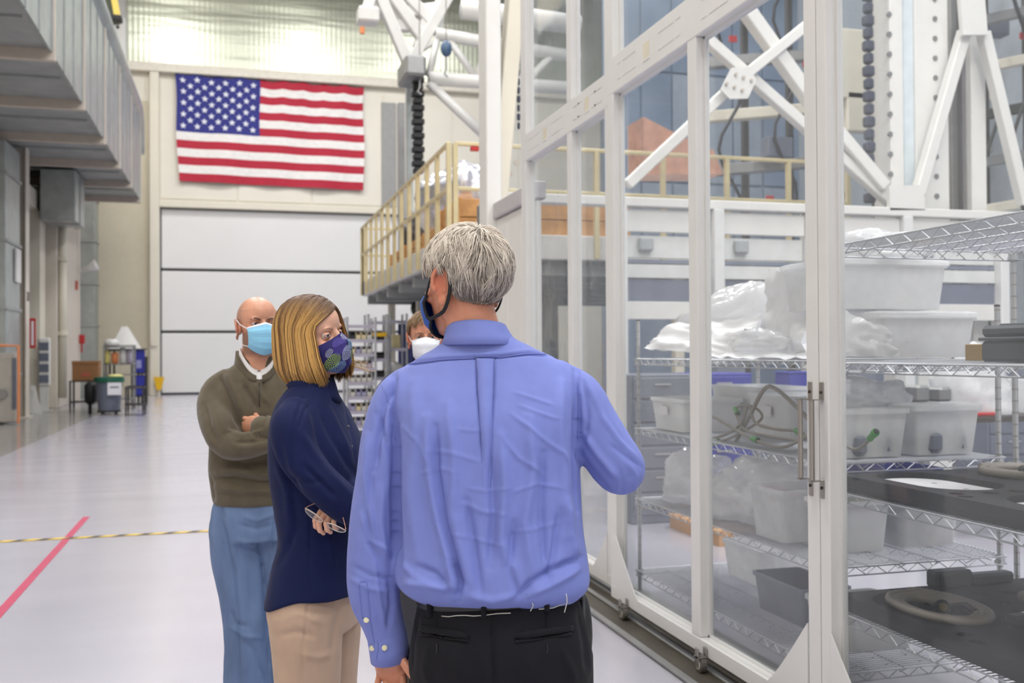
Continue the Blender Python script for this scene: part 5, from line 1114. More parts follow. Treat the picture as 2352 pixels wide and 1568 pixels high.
from mathutils.bvhtree import BVHTree
def drape(P, V, Fc, par, m_):       # sewn details laid on a garment: strips and seams between points seen in the frame
    bv = BVHTree.FromPolygons([tuple(q) for q in V], Fc); lo = P.local(ORG)
    def skin_pt(px, py, off):
        d = P.local(atD(px, py, 2.0))-lo; h = bv.ray_cast(Vector(lo), Vector(d).normalized())
        return None if h[0] is None else np.array(h[0]+h[1]*off)
    def strip(name, L, R_, offs, nr=26, nc=9, fade=1.6, sm=4):
        G = []
        for s in np.linspace(0, 1, nr):
            a = [np.interp(s, np.linspace(0, 1, len(L)), [q[k] for q in L]) for k in (0, 1)]; b = [np.interp(s, np.linspace(0, 1, len(R_)), [q[k] for q in R_]) for k in (0, 1)]; row = []
            for u in np.linspace(0, 1, nc):
                q = skin_pt(a[0]*(1-u)+b[0]*u, a[1]*(1-u)+b[1]*u, offs*(1-fade*s))
                if q is None: return None
                row.append(q)
            G.append(row)
        G = np.array(G)
        for _ in range(sm): G[1:-1] = G[1:-1]*.5+(G[:-2]+G[2:])*.25
        return solid(P.add(name, MB().grid(G), m_, par), .0015)
    def seam(name, pts, r, off, mm_=None):
        Q = [skin_pt(*q, off) for q in spline([np.array(q, float) for q in pts], 8)]; Q = [q for q in Q if q is not None]
        if len(Q) > 3: mm = MB(); mm.tube(Q, r, 6); P.add(name, mm, mm_ or m_, par)
    return strip, seam, skin_pt
# ======== man in the blue shirt, back to the camera
def blue_man():
    c = atD(1121, 1000, 2.15); P = Person('grey-haired man in a blue dress shirt seen from behind, facing the glass doors', c[0], c[1], -YAW)
    sh_rings = [(1.015, .02, .0, .155, .10), (1.032, .018, .0, .182, .128), (1.055, .012, -.004, .203, .15), (1.09, .006, -.004, .209, .154), (1.18, .002, 0, .201, .146), (1.30, .0, .0, .199, .140), (1.40, 0, .004, .200, .132, 2.6), (1.46, 0, .01, .200, .112, 2.6), (1.505, -.002, .014, .185, .088, 2.3), (1.538, -.004, .018, .150, .074, 2.2), (1.562, -.008, .02, .106, .066, 2.2), (1.582, -.014, .022, .074, .063), (1.60, -.018, .022, .064, .061)]
    armL = [(-.150, .008, 1.488, .046), (-.186, .004, 1.448, .061), (-.212, -.002, 1.37, .061), (-.228, -.006, 1.28, .057), (-.242, -.008, 1.19, .0555), (-.249, -.004, 1.10, .0565), (-.247, .004, 1.03, .055), (-.232, .014, .975, .047), (-.221, .022, .935, .0435)]
    armR = [(.150, .008, 1.490, .046), (.188, .004, 1.452, .061), (.220, .0, 1.395, .062), (.258, .0, 1.335, .060), (.283, .01, 1.300, .0575), (.290, .07, 1.29, .05), (.275, .16, 1.31, .045), (.26, .245, 1.335, .042)]
    T = T4(Rz(math.radians(43))@Rx(math.radians(-3)), (-.050, .035, 1.708), 1.0)
    # body
    b = MB(); hb = MB(); hn = MB(); torso(b, sh_rings, .8); limb(b, [(x, y, z, r) for x, y, z, r in armL], .55); limb(b, armR, .55)
    limb(b, [(.12, .0, .9, .07), (.12, .01, .5, .05), (.12, 0, .08, .04)], 1); limb(b, [(-.07, .0, .9, .07), (-.07, .01, .5, .05), (-.07, 0, .08, .04)], 1); b.ell((.02, 0, .95), (.14, .1, .1))
    hb.tube([(-.014, .018, 1.48), (-.022, .02, 1.56), (-.04, .03, 1.63), (-.047, .03, 1.69)], [.070, .061, .058, .056], 26)
    head_prims(hb, T); f = MB(); hand(hn, f, (-.221, .026, .925), (.9, -.35, .0), (.08, .02, -1), (.35, .9, .05), .75, 1.0, .9); hand(hn, f, (.26, .25, 1.336), (-.3, .2, .9), (-.1, 1, .05), (.9, .1, .3), .6)
    body = make_body(P, b, hb, hn, f, T, (196, 134, 108), beard=None, ruddy=1, ear_out=36)
    eyes(P, T, (90, 110, 130), (0, 1, 0), (170, 160, 150), (196, 134, 108))
    # shirt
    m = MB(); torso(m, sh_rings); limb(m, armL); limb(m, armR)
    V, N, Fc = remesh(m, .0036, 14, .5)
    FL = []
    Y = lambda pts, w_, a: FL.append((pts, w_, a))
    # yoke seam, box pleat
    yoke = [(868, 858), (930, 838), (1010, 826), (1085, 822), (1148, 820), (1215, 812), (1290, 818), (1332, 838)]
    Y(yoke, 3.0, -.006); Y([(p[0], p[1]-8) for p in yoke], 5, .003)
    Y([(1094, 826), (1097, 900), (1103, 990), (1108, 1060)], 3.0, -.009); Y([(1134, 826), (1133, 900), (1128, 990), (1126, 1100)], 3.0, -.009); Y([(1114, 828), (1114, 950), (1116, 1060)], 13, .004)
    # long vertical drape folds of the back
    for pts, w_, a in (([(905, 850), (900, 930), (908, 1030), (908, 1140), (912, 1260), (918, 1330)], 9, -.014), ([(1322, 835), (1328, 920), (1326, 1000), (1324, 1080), (1330, 1170)], 9, -.013),
        ([(980, 960), (985, 1060), (1000, 1160), (1030, 1280), (1050, 1370)], 11, .010), ([(1000, 980), (1002, 1080), (1020, 1200), (1060, 1340)], 8, -.010), ([(1030, 930), (1045, 1060), (1040, 1180), (1075, 1330)], 13, .007),
        ([(1150, 1000), (1160, 1120), (1150, 1240), (1185, 1340)], 12, .008), ([(1128, 1060), (1135, 1180), (1125, 1300)], 10, -.008), ([(1215, 960), (1225, 1080), (1205, 1200), (1225, 1330)], 13, .008), ([(1250, 1040), (1245, 1180), (1255, 1320)], 9, -.008),
        ([(1290, 880), (1285, 980), (1296, 1100), (1290, 1230)], 13, .008), ([(950, 880), (955, 1000), (945, 1130), (960, 1280)], 14, .006), ([(1070, 1150), (1090, 1260), (1105, 1370)], 9, -.008), ([(1180, 1200), (1170, 1300), (1190, 1365)], 8, -.008), ([(1300, 1150), (1310, 1230), (1325, 1280)], 10, .009), ([(1285, 1170), (1275, 1260), (1260, 1340)], 8, -.008),
        # diagonal creases across the back
        ([(1175, 950), (1225, 990), (1290, 1040), (1310, 1080)], 5, .006), ([(1150, 1000), (1190, 1050), (1250, 1090)], 5, .005), ([(1180, 900), (1240, 920), (1270, 930)], 4, .004), ([(1190, 930), (1230, 945), (1285, 965)], 4, .004), ([(985, 1035), (1040, 1040), (1100, 1060)], 5, .004), ([(1060, 1155), (1110, 1175), (1160, 1180)], 5, .005), ([(1070, 1120), (1120, 1128), (1175, 1120)], 4, .003), ([(1040, 1225), (1100, 1240), (1160, 1255)], 4, .004), ([(1180, 1130), (1230, 1110), (1290, 1120)], 4, .004), ([(1170, 1220), (1230, 1215), (1300, 1195)], 4, .003), ([(960, 1090), (1010, 1075), (1050, 1085)], 4, .003), ([(925, 980), (960, 1010), (985, 1060)], 5, .004), ([(1050, 985), (1090, 990), (1130, 975)], 4, .003),
        # blousing above the belt
        ([(930, 1335), (990, 1345), (1040, 1350)], 10, .010), ([(1050, 1380), (1055, 1335), (1040, 1290)], 8, -.014), ([(960, 1300), (1000, 1315), (1045, 1370)], 7, -.008), ([(1190, 1375), (1220, 1335), (1290, 1300), (1335, 1280)], 8, -.010), ([(1215, 1365), (1280, 1335), (1330, 1305)], 8, .008), ([(1080, 1370), (1130, 1378), (1180, 1368)], 8, .006), ([(920, 1290), (950, 1320), (1010, 1345)], 7, .006),
        # left sleeve
        ([(905, 870), (880, 930), (868, 1010), (862, 1080)], 8, -.009), ([(865, 950), (880, 1000), (900, 1050)], 6, -.007), ([(845, 1000), (840, 1090), (848, 1170), (860, 1230)], 8, .007), ([(855, 1080), (845, 1180), (850, 1250), (875, 1290)], 7, -.007), ([(880, 1120), (875, 1200), (885, 1280)], 8, .006), ([(830, 1180), (850, 1240), (900, 1270)], 6, .005), ([(810, 1300), (850, 1320), (905, 1330)], 6, -.005), ([(808, 1330), (850, 1350), (905, 1360)], 7, .005), ([(895, 1330), (900, 1390), (890, 1440)], 7, -.007), ([(860, 1290), (870, 1370), (885, 1440)], 6, .005), ([(812, 1390), (830, 1440), (845, 1480)], 5, -.006),
        # right sleeve
        ([(1335, 850), (1345, 900), (1350, 960), (1340, 1020)], 7, -.008), ([(1350, 880), (1372, 930), (1390, 980)], 7, .005), ([(1345, 1000), (1370, 1040), (1420, 1100)], 8, .006), ([(1335, 1050), (1365, 1090), (1400, 1130)], 6, -.006), ([(1385, 960), (1420, 1010), (1460, 1050)], 6, .005), ([(1400, 1020), (1440, 1050), (1475, 1075)], 5, -.006), ([(1440, 1060), (1460, 1090), (1455, 1130)], 6, .005), ([(1420, 1070), (1430, 1110), (1425, 1150)], 5, -.004), ([(1352, 1105), (1385, 1130), (1420, 1148)], 5, .004)): Y(pts, w_, a)
    FL = [(q, w_, a*(.6 if w_ <= 5 and i > 4 else (1.35 if w_ >= 8 else 1.0))) for i, (q, w_, a) in enumerate(FL)]
    V = P.folds(V, N, FL); V = wrinkle(V, N, .0016, 16, 3, (1.3, 1, .5))
    M_sh = cloth_mat('blue_oxford_cloth', (114, 126, 193), .8, 1400, .1, .035, 30, .08)
    sh = P.put('shirt', V, Fc, M_sh)
    strip, seam, skin_pt = drape(P, V, Fc, sh, M_sh)
    strip('box_pleat', [(1095, 826), (1098, 900), (1104, 1000), (1108, 1150)], [(1134, 826), (1133, 900), (1130, 1000), (1127, 1150)], .0034, 40)
    strip('locker_loop', [(1088, 817), (1095, 822), (1097, 826)], [(1145, 815), (1138, 821), (1133, 826)], .004, 6, 9)
    seam('yoke_seam', yoke, .0013, .0006); seam('sleeve_seam', [(868, 858), (884, 900), (905, 960), (908, 1010)], .0012, .0005); seam('sleeve_seam', [(1332, 838), (1330, 900), (1330, 960), (1328, 1010)], .0012, .0005)
    seam('sleeve_placket', [(842, 1330), (848, 1400), (856, 1460), (866, 1500)], .0012, .0006); seam('sleeve_placket', [(824, 1345), (828, 1335), (840, 1335)], .0010, .0006); seam('sleeve_placket', [(824, 1345), (832, 1420)], .0010, .0006)
    # collar: band and turned-down leaf
    def ring(cx, cy, rx, ry, z, tilt=0, n=48): return [(cx+rx*math.cos(a), cy+ry*math.sin(a), z-tilt*math.sin(a)+.012*max(0, -math.cos(a-.0))*0) for a in np.linspace(0, 2*PI, n, endpoint=False)]
    m = MB(); m.rings([ring(-.020, .022, .066, .064, 1.578, .006), ring(-.024, .022, .0625, .0615, 1.606, .013), ring(-.024, .022, .0645, .0635, 1.6085, .013), ring(-.024, .021, .0675, .0665, 1.603, .012), ring(-.020, .02, .0765, .0735, 1.582, .006), ring(-.018, .019, .0845, .0785, 1.568, .002), ring(-.018, .02, .0815, .076, 1.566, .002), ring(-.020, .022, .0685, .0665, 1.59, .008)], caps=False)
    P.add('collar', m, M_sh, sh)
    # cuff with placket edge and buttons
    ca = np.array([-.2235, .0195, .944]); cb = np.array([-.2155, .0285, .886]); m = MB(); m.tube([ca+(ca-cb)*.25, ca, ca*.5+cb*.5, cb], [.0395, .0415, .0415, .0425], 28, caps=False); cf = solid(P.add('cuff', m, M_sh, sh), .002)
    cs_, cseam, cpt = drape(P, m.v, m.f, sh, M_sh)
    for px, py in ((857, 1487), (884, 1486), (842, 1423)):
        l = cpt(px, py, .003) if px != 842 else skin_pt(px, py, .001)
        if l is None: continue
        n_ = P.local(ORG)-l; n_ /= np.linalg.norm(n_); mm = MB(); mm.tube([l-n_*.003, l, l+n_*.0022, l+n_*.003], [.0058, .006, .006, .0046], 16); P.add('button', mm, mat('button_ivory', (214, 208, 176), .35), sh)
    cseam('cuff_seam', [(832, 1450), (860, 1463), (890, 1458), (918, 1440)], .0011, .0026); cseam('cuff_seam', [(866, 1452), (869, 1480), (866, 1512)], .0014, .0026)
    # placket strip up the sleeve
    # trousers
    tr_rings = [(1.058, .02, 0, .158, .112), (1.035, .02, 0, .168, .122), (1.0, .022, -.004, .178, .132), (.95, .024, -.010, .190, .142), (.89, .025, -.010, .196, .142), (.84, .025, -.004, .190, .132)]
    legL = [(-.072, -.002, .90, .102), (-.078, .0, .75, .096), (-.08, .01, .5, .075), (-.08, .0, .25, .068), (-.08, 0, .05, .066)]
    legR = [(.122, -.002, .90, .102), (.128, .0, .75, .096), (.13, .01, .5, .075), (.13, .0, .25, .068), (.13, 0, .05, .066)]
    m = MB(); torso(m, tr_rings); limb(m, legL); limb(m, legR); V, N, Fc = remesh(m, .0058, 6)
    FL = [([(1130, 1405), (1132, 1480), (1134, 1568)], 4, -.006), ([(1110, 1500), (1120, 1568)], 8, .004), ([(965, 1450), (1010, 1462), (1075, 1468)], 4, -.007), ([(965, 1442), (1010, 1453), (1075, 1459)], 4, .004), ([(1185, 1468), (1250, 1462), (1312, 1450)], 4, -.007), ([(1185, 1459), (1250, 1453), (1312, 1441)], 4, .004), ([(960, 1410), (945, 1470), (940, 1550)], 8, -.006), ([(985, 1480), (975, 1530), (985, 1568)], 9, .005), ([(1330, 1400), (1345, 1470), (1350, 1540)], 8, -.007), ([(1290, 1490), (1310, 1530), (1320, 1568)], 9, .005), ([(1005, 1410), (1003, 1450)], 4, -.004), ([(1255, 1405), (1252, 1450)], 4, -.004), ([(1040, 1500), (1060, 1568)], 12, .004), ([(1220, 1500), (1200, 1568)], 12, .004)]
    V = P.folds(V, N, FL); V = wrinkle(V, N, .002, 11, 9)
    M_tr = cloth_mat('black_chino', (19, 19, 26), .9, 1100, .12, .1, 12, .03); trs = P.put('trousers', V, Fc, M_tr)
    tstrip, tseam, tpt = drape(P, V, Fc, trs, M_tr)
    for L_, R_ in (([(966, 1438), (966, 1447)], [(1076, 1456), (1076, 1464)]), ([(968, 1451), (968, 1460)], [(1076, 1468), (1076, 1476)]), ([(1184, 1456), (1184, 1464)], [(1314, 1437), (1314, 1446)]), ([(1184, 1468), (1184, 1477)], [(1312, 1450), (1312, 1459)])): tstrip('pocket_welt', L_, R_, .0032, 5, 16, .0, 0)
    tseam('back_seam', [(1130, 1410), (1132, 1480), (1135, 1560)], .0013, .0008); tseam('dart_seam', [(1004, 1405), (1006, 1440)], .001, .0006); tseam('dart_seam', [(1256, 1402), (1256, 1440)], .001, .0006)
    for px in (1003, 1256): tseam('pocket_button_loop', [(px, 1478), (px+1, 1490), (px, 1500)], .0016, .001, M_black)
    # belt, loops, threads
    m = MB(); n = 60
    def bl(d, z): return [(.02+(.168+d)*np.sign(math.cos(a))*abs(math.cos(a))**(2/2.4), (.122+d)*np.sign(math.sin(a))*abs(math.sin(a))**(2/2.4), z+.014*math.cos(a)) for a in np.linspace(0, 2*PI, n, endpoint=False)]
    m.rings([bl(-.004, 1.028), bl(.006, 1.028), bl(.008, 1.032), bl(.006, 1.062), bl(.001, 1.066), bl(-.008, 1.064)], caps=False); P.add('belt', m, mat('black_leather', (30, 30, 32), .45, bump=.15, bscale=300))
    for px in (1012, 1132, 1252, 1322):
        x = (px-1121)/1064; a = -math.acos(max(-1, min(1, (x-.02)/.176))); pp = np.array(bl(.012, 0)[int(((a/(2*PI)) % 1)*n)]); mm = MB(); mm.box((pp[0], pp[1], 1.043+pp[2]), (.011, .006, .052), rz=0, bev=.002); P.add('belt_loop', mm, M_tr)
    thr = mat('white_thread', (200, 198, 190), .7)
    q = [np.array(p)+np.array([0, 0, -.005+.0015*math.sin(i*1.7)]) for i, p in enumerate(bl(.010, 1.027)) if p[1] < .0 and (p[0] > .10 or -.10 < p[0] < .06)]
    q1 = [p for p in q if p[0] > .10]; q2 = [p for p in q if p[0] <= .06]
    for qq in (q1, q2):
        if len(qq) > 2: mm = MB(); mm.tube(qq, .0009, 5); P.add('loose_thread', mm, thr)
    for px, ys in ((1300, (1362, 1380, 1405)), (1222, (1383, 1390, 1402))):
        mm = MB(); L_ = [P.local(atD(px+(i % 2)*4-i*2, y_, 2.155-.147)) for i, y_ in enumerate(ys)]
        for l in L_: l[1] = -.142
        mm.tube(spline(L_, 5), .0009, 5); P.add('loose_thread', mm, thr)
    # dark bulging side pocket of the trousers at the right hip (rounded flap)
    m = MB(); q = P.local(atD(1352, 1440, 2.15)); m.ell((q[0]-.012, .03, .94), (.022, .06, .085), 18, 14); P.add('side_pocket', m, M_black)
    # hair, mask
    short_hair(P, T, 5200, .05, (222, 212, 200), (128, 118, 108), (-.15, -.62, .75), .5, .016, .00085, -.070, 3)
    G = mask_grid(1.18, -.004, -.03, -.118, -.085, (.094, .122, .12, .11, .085), .012, 40, 26, .073); Mb = cloth_mat('mask_blue', (34, 84, 170), .8, 900); mk = solid(P.add('face_mask', MB().grid(tr(T, G)), Mb), .0015)
    for s in (0, -1):
        E_ = [G[i, s] for i in range(26)]; mm = MB(); mm.tube(tr(T, np.array(E_)), .0048, 8, sq=.6); P.add('mask_edge', mm, M_strapb, mk)
    for e in (G[0], G[-1]): mm = MB(); mm.tube(tr(T, e), .0032, 8); P.add('mask_edge', mm, M_strapb, mk)
    for s in (-1, 1):
        g = G[:, 0] if s < 0 else G[:, -1]; straps(P, T, [g[2], (s*.079, .020, .008), (s*.081, -.002, .030), (s*.080, -.026, .030), (s*.0775, -.040, .006), (s*.076, -.038, -.03), (s*.073, -.012, -.068), g[-3]], M_strapb, .0042, mk, .5)
    shoes(P, (-.08, .13), 0)
    return P
blue_man()
# ======== woman in navy, in profile to the right
def navy_woman():
    c = atD(728, 1000, 2.84); P = Person('woman with a blonde bob in a navy shirt and patterned mask, arms crossed', c[0], c[1], -(PI/2+YAW+math.radians(8)))
    rings = [(.885, .0, .004, .190, .136), (.90, .0, .004, .190, .136), (.96, .0, .010, .178, .122), (1.03, 0, .012, .163, .108), (1.12, 0, .004, .165, .112), (1.22, 0, .004, .174, .126), (1.29, 0, .0, .176, .122), (1.355, 0, -.012, .172, .104), (1.40, 0, -.018, .150, .086), (1.435, 0, -.018, .105, .072), (1.46, 0, -.012, .072, .060), (1.48, 0, -.006, .058, .055)]
    armR = [(.135, -.016, 1.392, .045), (.165, -.012, 1.355, .058), (.182, .006, 1.294, .057), (.188, .045, 1.238, .053), (.186, .10, 1.185, .052), (.16, .148, 1.142, .050), (.09, .175, 1.150, .045), (.0, .18, 1.17, .040), (-.07, .17, 1.19, .036)]
    armL = [(-.135, -.016, 1.392, .045), (-.165, -.01, 1.355, .058), (-.18, .02, 1.28, .055), (-.17, .08, 1.20, .05), (-.10, .125, 1.165, .044), (.0, .14, 1.165, .038), (.075, .13, 1.165, .034)]
    T = T4(Rz(math.radians(-16))@Ry(math.radians(9))@Rx(math.radians(5)), (.0, -.010, 1.600), .965)
    b = MB(); hb = MB(); hn = MB(); torso(b, rings, .8); limb(b, armR, .55); limb(b, armL, .55); hb.tube([(0, -.015, 1.40), (0, -.014, 1.48), (0, -.018, 1.54), (0, -.018, 1.58)], [.062, .052, .048, .047], 24); b.ell((0, 0, .9), (.15, .1, .1))
    for s in (-1, 1): limb(b, [(s*.09, 0, .86, .07), (s*.09, 0, .5, .05), (s*.09, 0, .08, .04)])
    head_prims(hb, T, True); f = MB()
    hand(hn, f, (.100, .128, 1.152), (-.40, -.85, .1), (.75, -.45, -.30), (.45, -.05, .85), .80, .92, .1); hand(hn, f, (-.075, .15, 1.21), (.2, .3, 1), (-1, -.3, -.1), (.1, 1, 0), .7, .85)
    make_body(P, b, hb, hn, f, T, (222, 172, 146), True)
    eyes(P, T, (110, 122, 130), (.38, .92, .08), (176, 136, 108), (216, 166, 142), .72, .0016)
    M_nv = cloth_mat('navy_cotton', (14, 24, 66), .85, 1200, .1, .08, 20, .03)
    m = MB(); torso(m, rings); limb(m, armR); limb(m, armL); V, N, Fc = remesh(m, .0052, 8)
    FL = [([(694, 915), (680, 960), (668, 1030), (672, 1080)], 4, -.005), ([(715, 925), (700, 940), (684, 985), (678, 1040)], 3, -.004), ([(690, 990), (720, 1040), (760, 1090), (800, 1130)], 8, .007), ([(735, 940), (755, 990), (790, 1050), (815, 1090)], 7, -.007), ([(750, 930), (775, 980), (805, 1040)], 6, .006), ([(700, 1070), (735, 1105), (770, 1140)], 7, -.009), ([(640, 1010), (655, 1080), (690, 1130)], 8, -.006), ([(635, 1060), (660, 1130), (665, 1200)], 8, .006), ([(670, 1120), (680, 1190), (665, 1260)], 8, -.005), ([(710, 1150), (712, 1240), (710, 1330)], 3, -.004), ([(655, 1220), (690, 1250), (720, 1290)], 8, .005), ([(640, 1300), (665, 1250), (690, 1200)], 8, -.005), ([(740, 1180), (760, 1250), (770, 1320)], 9, .005), ([(660, 1100), (720, 1110), (740, 1100)], 5, -.004), ([(790, 920), (798, 960), (812, 1010), (815, 1060)], 3, -.004)]
    V = P.folds(V, N, FL); V = wrinkle(V, N, .0022, 12, 5); V[:, 2] -= .045*smoothstep(-V[:, 1], -.02, .13)*smoothstep(-V[:, 2], -.97, -.88); sh = P.put('shirt', V, Fc, M_nv)
    def rg(cx, cy, rx, ry, z, tl=0, n=40): return [(cx+rx*math.cos(a), cy+ry*math.sin(a), z-tl*math.sin(a)) for a in np.linspace(0, 2*PI, n, endpoint=False)]
    m = MB(); m.rings([rg(0, -.012, .062, .060, 1.452, .012), rg(0, -.012, .057, .057, 1.492, .012), rg(0, -.012, .060, .060, 1.494, .012), rg(0, -.010, .072, .072, 1.455, .02), rg(0, -.008, .078, .078, 1.438, .024), rg(0, -.01, .07, .07, 1.44, .02)], caps=False); P.add('collar', m, M_nv, sh)
    for px, py in ((808, 1026), (800, 980)):
        l = P.local(atD(px, py, 2.78)); mm = MB(); mm.ell((l[0], l[1], l[2]), (.0055, .0035, .0055), 12, 8); P.add('button', mm, mat('navy_button', (70, 74, 84), .4), sh)
    # khaki trousers
    tring = [(.98, 0, .0, .150, .100), (.93, 0, 0, .168, .114), (.88, 0, -.004, .176, .124), (.82, 0, -.006, .172, .122), (.78, 0, .0, .165, .112)]
    m = MB(); torso(m, tring)
    for s in (-1, 1): limb(m, [(s*.088, -.004, .84, .105), (s*.09, .0, .72, .095), (s*.092, .0, .50, .080), (s*.092, -.01, .28, .076), (s*.092, -.01, .06, .078)])
    V, N, Fc = remesh(m, .006, 6); FL = [([(712, 1320), (705, 1400), (697, 1480), (692, 1568)], 3, -.004), ([(745, 1320), (730, 1345), (712, 1372)], 3, -.006), ([(660, 1380), (700, 1385), (760, 1400)], 7, .004), ([(640, 1460), (680, 1450), (720, 1460)], 7, -.005), ([(780, 1380), (770, 1440), (760, 1520)], 6, -.006), ([(650, 1420), (690, 1410), (740, 1430)], 7, .004), ([(690, 1500), (730, 1510), (770, 1500)], 8, .004)]
    V = P.folds(V, N, FL); V = wrinkle(V, N, .0025, 9, 2); P.put('trousers', V, Fc, cloth_mat('khaki_chino', (182, 156, 136), .88, 1100, .1, .05, 10))
    # bob hair: strands from a side part, falling to the jaw and turning under
    g = np.random.default_rng(5); K, n = 7200, 13; al = np.radians(g.uniform(52, 318, K)); front = np.minimum(np.degrees(al), 360-np.degrees(al)); lay = g.random(K)
    Q = np.zeros((K, n, 3)); lock = np.array([mnoise.noise((math.cos(a)*7+3, math.sin(a)*7, 0)) for a in al]); lock2 = np.array([mnoise.noise((math.cos(a)*26+9, math.sin(a)*26, l*1.2)) for a, l in zip(al, lay)])
    ca, sa = np.cos(al), np.sin(al); tau = np.clip((front-52)/85, 0, 1)[:, None]; fh = np.array([-.34, .77, .54]); cw = np.array([-.12, -.35, .93])
    d0 = fh*(1-tau)+cw*tau+g.normal(0, .035, (K, 3)); d0 /= np.linalg.norm(d0, axis=1)[:, None]; dq = np.stack([sa, ca, np.zeros(K)], 1); om = np.arccos(np.clip(np.sum(d0*dq, 1), -1, 1))[:, None]
    CW = np.array([0, -.012, .030]); zb = -.119-.022*np.sin(np.clip((front-40)/100, 0, 1)*PI)+.006*g.normal(size=K)+.010*lock
    for i in range(n):
        s = i/(n-1); q0 = min(1, s/.45); d = (np.sin((1-q0)*om)*d0+np.sin(q0*om)*dq)/np.sin(om)
        R_ = ((1+.05*lay+.045*lock)*(1+.13*float(smoothstep(np.array(s), .25, .8))))[:, None]; p = CW+d*np.array([.0795, .1055, .0935])*R_
        if s > .45:
            q = (s-.45)/.55; p[:, 2] = .030*(1-q)+zb*q; tuck = 1-.24*max(0, (q-.66)/.34)**2; p[:, 0] *= tuck; p[:, 1] = (p[:, 1]+.012)*tuck-.012
            fw_ = np.clip((105-front)/60, 0, 1); p[:, 1] += .026*fw_*max(0, (q-.55)/.45)**1.5
        jit = .0022*lock2*s; Q[:, i] = p+np.stack([sa*jit, ca*jit, 0*jit], 1)
    s = np.linspace(0, 1, n)[None, :, None]; rootc = np.array(lin((104, 76, 56))); gold = np.array(lin((222, 176, 104))); brn = np.array(lin((102, 68, 38)))
    mixl = np.clip(.56+1.9*lock2+.6*lock+.22*g.normal(size=K), 0, 1)[:, None, None]; lengths = brn*(1-mixl)+gold*mixl; k_ = smoothstep(s, .10, .5); col = rootc*(1-k_)+lengths*k_
    o = strands(P, 'hair', (Q.reshape(-1, 3)@T[:3, :3].T+T[:3, 3]).reshape(K, n, 3), .0008*np.interp(np.linspace(0, 1, n), [0, .1, .8, 1], [.8, 1, .9, .3]), col)
    G = []
    for a in np.radians(np.linspace(56, 314, 60)):
        row = []; fr = min(math.degrees(a), 360-math.degrees(a)); ta = min(1, max(0, fr-52)/85); e0 = fh*(1-ta)+cw*ta; e0 = e0/np.linalg.norm(e0); e1 = np.array([math.sin(a), math.cos(a), 0]); o_ = math.acos(e0@e1)
        for s in np.linspace(0, 1, 18):
            q0 = min(1, s/.45); d = (math.sin((1-q0)*o_)*e0+math.sin(q0*o_)*e1)/math.sin(o_); p = CW+d*np.array([.0785, .104, .0915])*(1+.09*float(smoothstep(np.array(s), .25, .8)))
            if s > .45: q = (s-.45)/.55; p[2] = .03*(1-q)-.1*q; tk = 1-.2*max(0, (q-.66)/.34)**2; p[0] *= tk; p[1] = (p[1]+.012)*tk-.012
            row.append(p)
        G.append(row)
    P.add('hair_base', MB().grid(tr(T, np.array(G))), mat('hair_base_brown', (96, 68, 40), .6, bump=.5, bscale=300, stretch=(1, 1, .1)), o)
    # a few stray wisps blown forward
    W_ = []
    for k in range(14):
        y0 = .075+.01*g.random(); z0 = -.07-.03*g.random(); pts = spline([(-.06, .02, z0+.05), (-.05, y0, z0), (-.045, y0+.03+.02*g.random(), z0-.02), (-.04, y0+.06+.03*g.random(), z0-.015-.02*g.random())], 5); W_.append(pts)
    W_ = np.array(W_); strands(P, 'hair_wisp', (W_.reshape(-1, 3)@T[:3, :3].T+T[:3, 3]).reshape(W_.shape), np.full(W_.shape[1], .0004), np.tile(gold, (W_.shape[0], W_.shape[1], 1)), o)
    # printed cloth mask: flower heads of petals
    nu, nv = 250, 190; G = mask_grid(1.22, .002, -.026, -.116, -.088, (.096, .115, .114, .105, .084), .016, nu, nv, .0735, 0, .003)
    u = np.cumsum(np.linalg.norm(np.diff(G, axis=1, prepend=G[:, :1]), axis=2), 1); u = u-u[:, [nu//2]]; v = np.cumsum(np.linalg.norm(np.diff(G, axis=0, prepend=G[:1]), axis=2), 0)
    col = np.tile(np.array(lin((34, 28, 92))), (nv, nu, 1))
    FLW = [((.056, .066), .0245, (172, 206, 24)), ((.030, .030), .0250, (100, 84, 176)), ((.008, .062), .0215, (206, 218, 240)), ((.034, .098), .0235, (146, 186, 220)), ((-.002, .014), .013, (220, 222, 240)), ((.066, .034), .012, (210, 216, 238)), ((-.014, .036), .016, (156, 210, 224)), ((.074, .094), .012, (120, 112, 156)), ((-.034, .07), .022, (172, 206, 24)), ((-.045, .03), .022, (206, 218, 240)), ((-.02, .10), .018, (100, 84, 176))]
    for (cu, cv), R_, c3 in FLW:
        du, dv = u-cu, v-cv; r = np.hypot(du, dv); th = np.arctan2(dv, du); hit = np.zeros_like(r, bool); nr = 5
        for k in range(nr):
            r0 = R_*(.16+.84*k/nr); r1 = R_*(.16+.84*(k+1)/nr)-.0006; N_ = 8+6*k; ph = ((th+k*.35)/(2*PI)*N_) % 1-.5; tt = (r-r0)/(r1-r0); ww = np.sin(np.clip(tt, 0, 1)*PI)**.8*.25; hit |= (tt > 0) & (tt < 1) & (np.abs(ph) < ww)
        hit |= r < R_*.06; col[hit] = np.array(lin(c3))
    M_pm = mat('printed_mask', None, .85, var=.02, attr=True, bump=.06, bscale=1200); mk = solid(P.add('face_mask', MB().grid(tr(T, G)), M_pm, None, True, col.reshape(-1, 3)), .0012)
    for s_ in (-1, 1):
        gk = G[:, 0] if s_ < 0 else G[:, -1]; straps(P, T, [gk[4], (s_*.075, .01, .0), (s_*.078, -.02, .02), (s_*.076, -.03, -.01), (s_*.072, .0, -.05), gk[-6]], M_strapb, .0018, mk)
    shoes(P, (-.09, .09), .0)
    return P
PW = navy_woman()
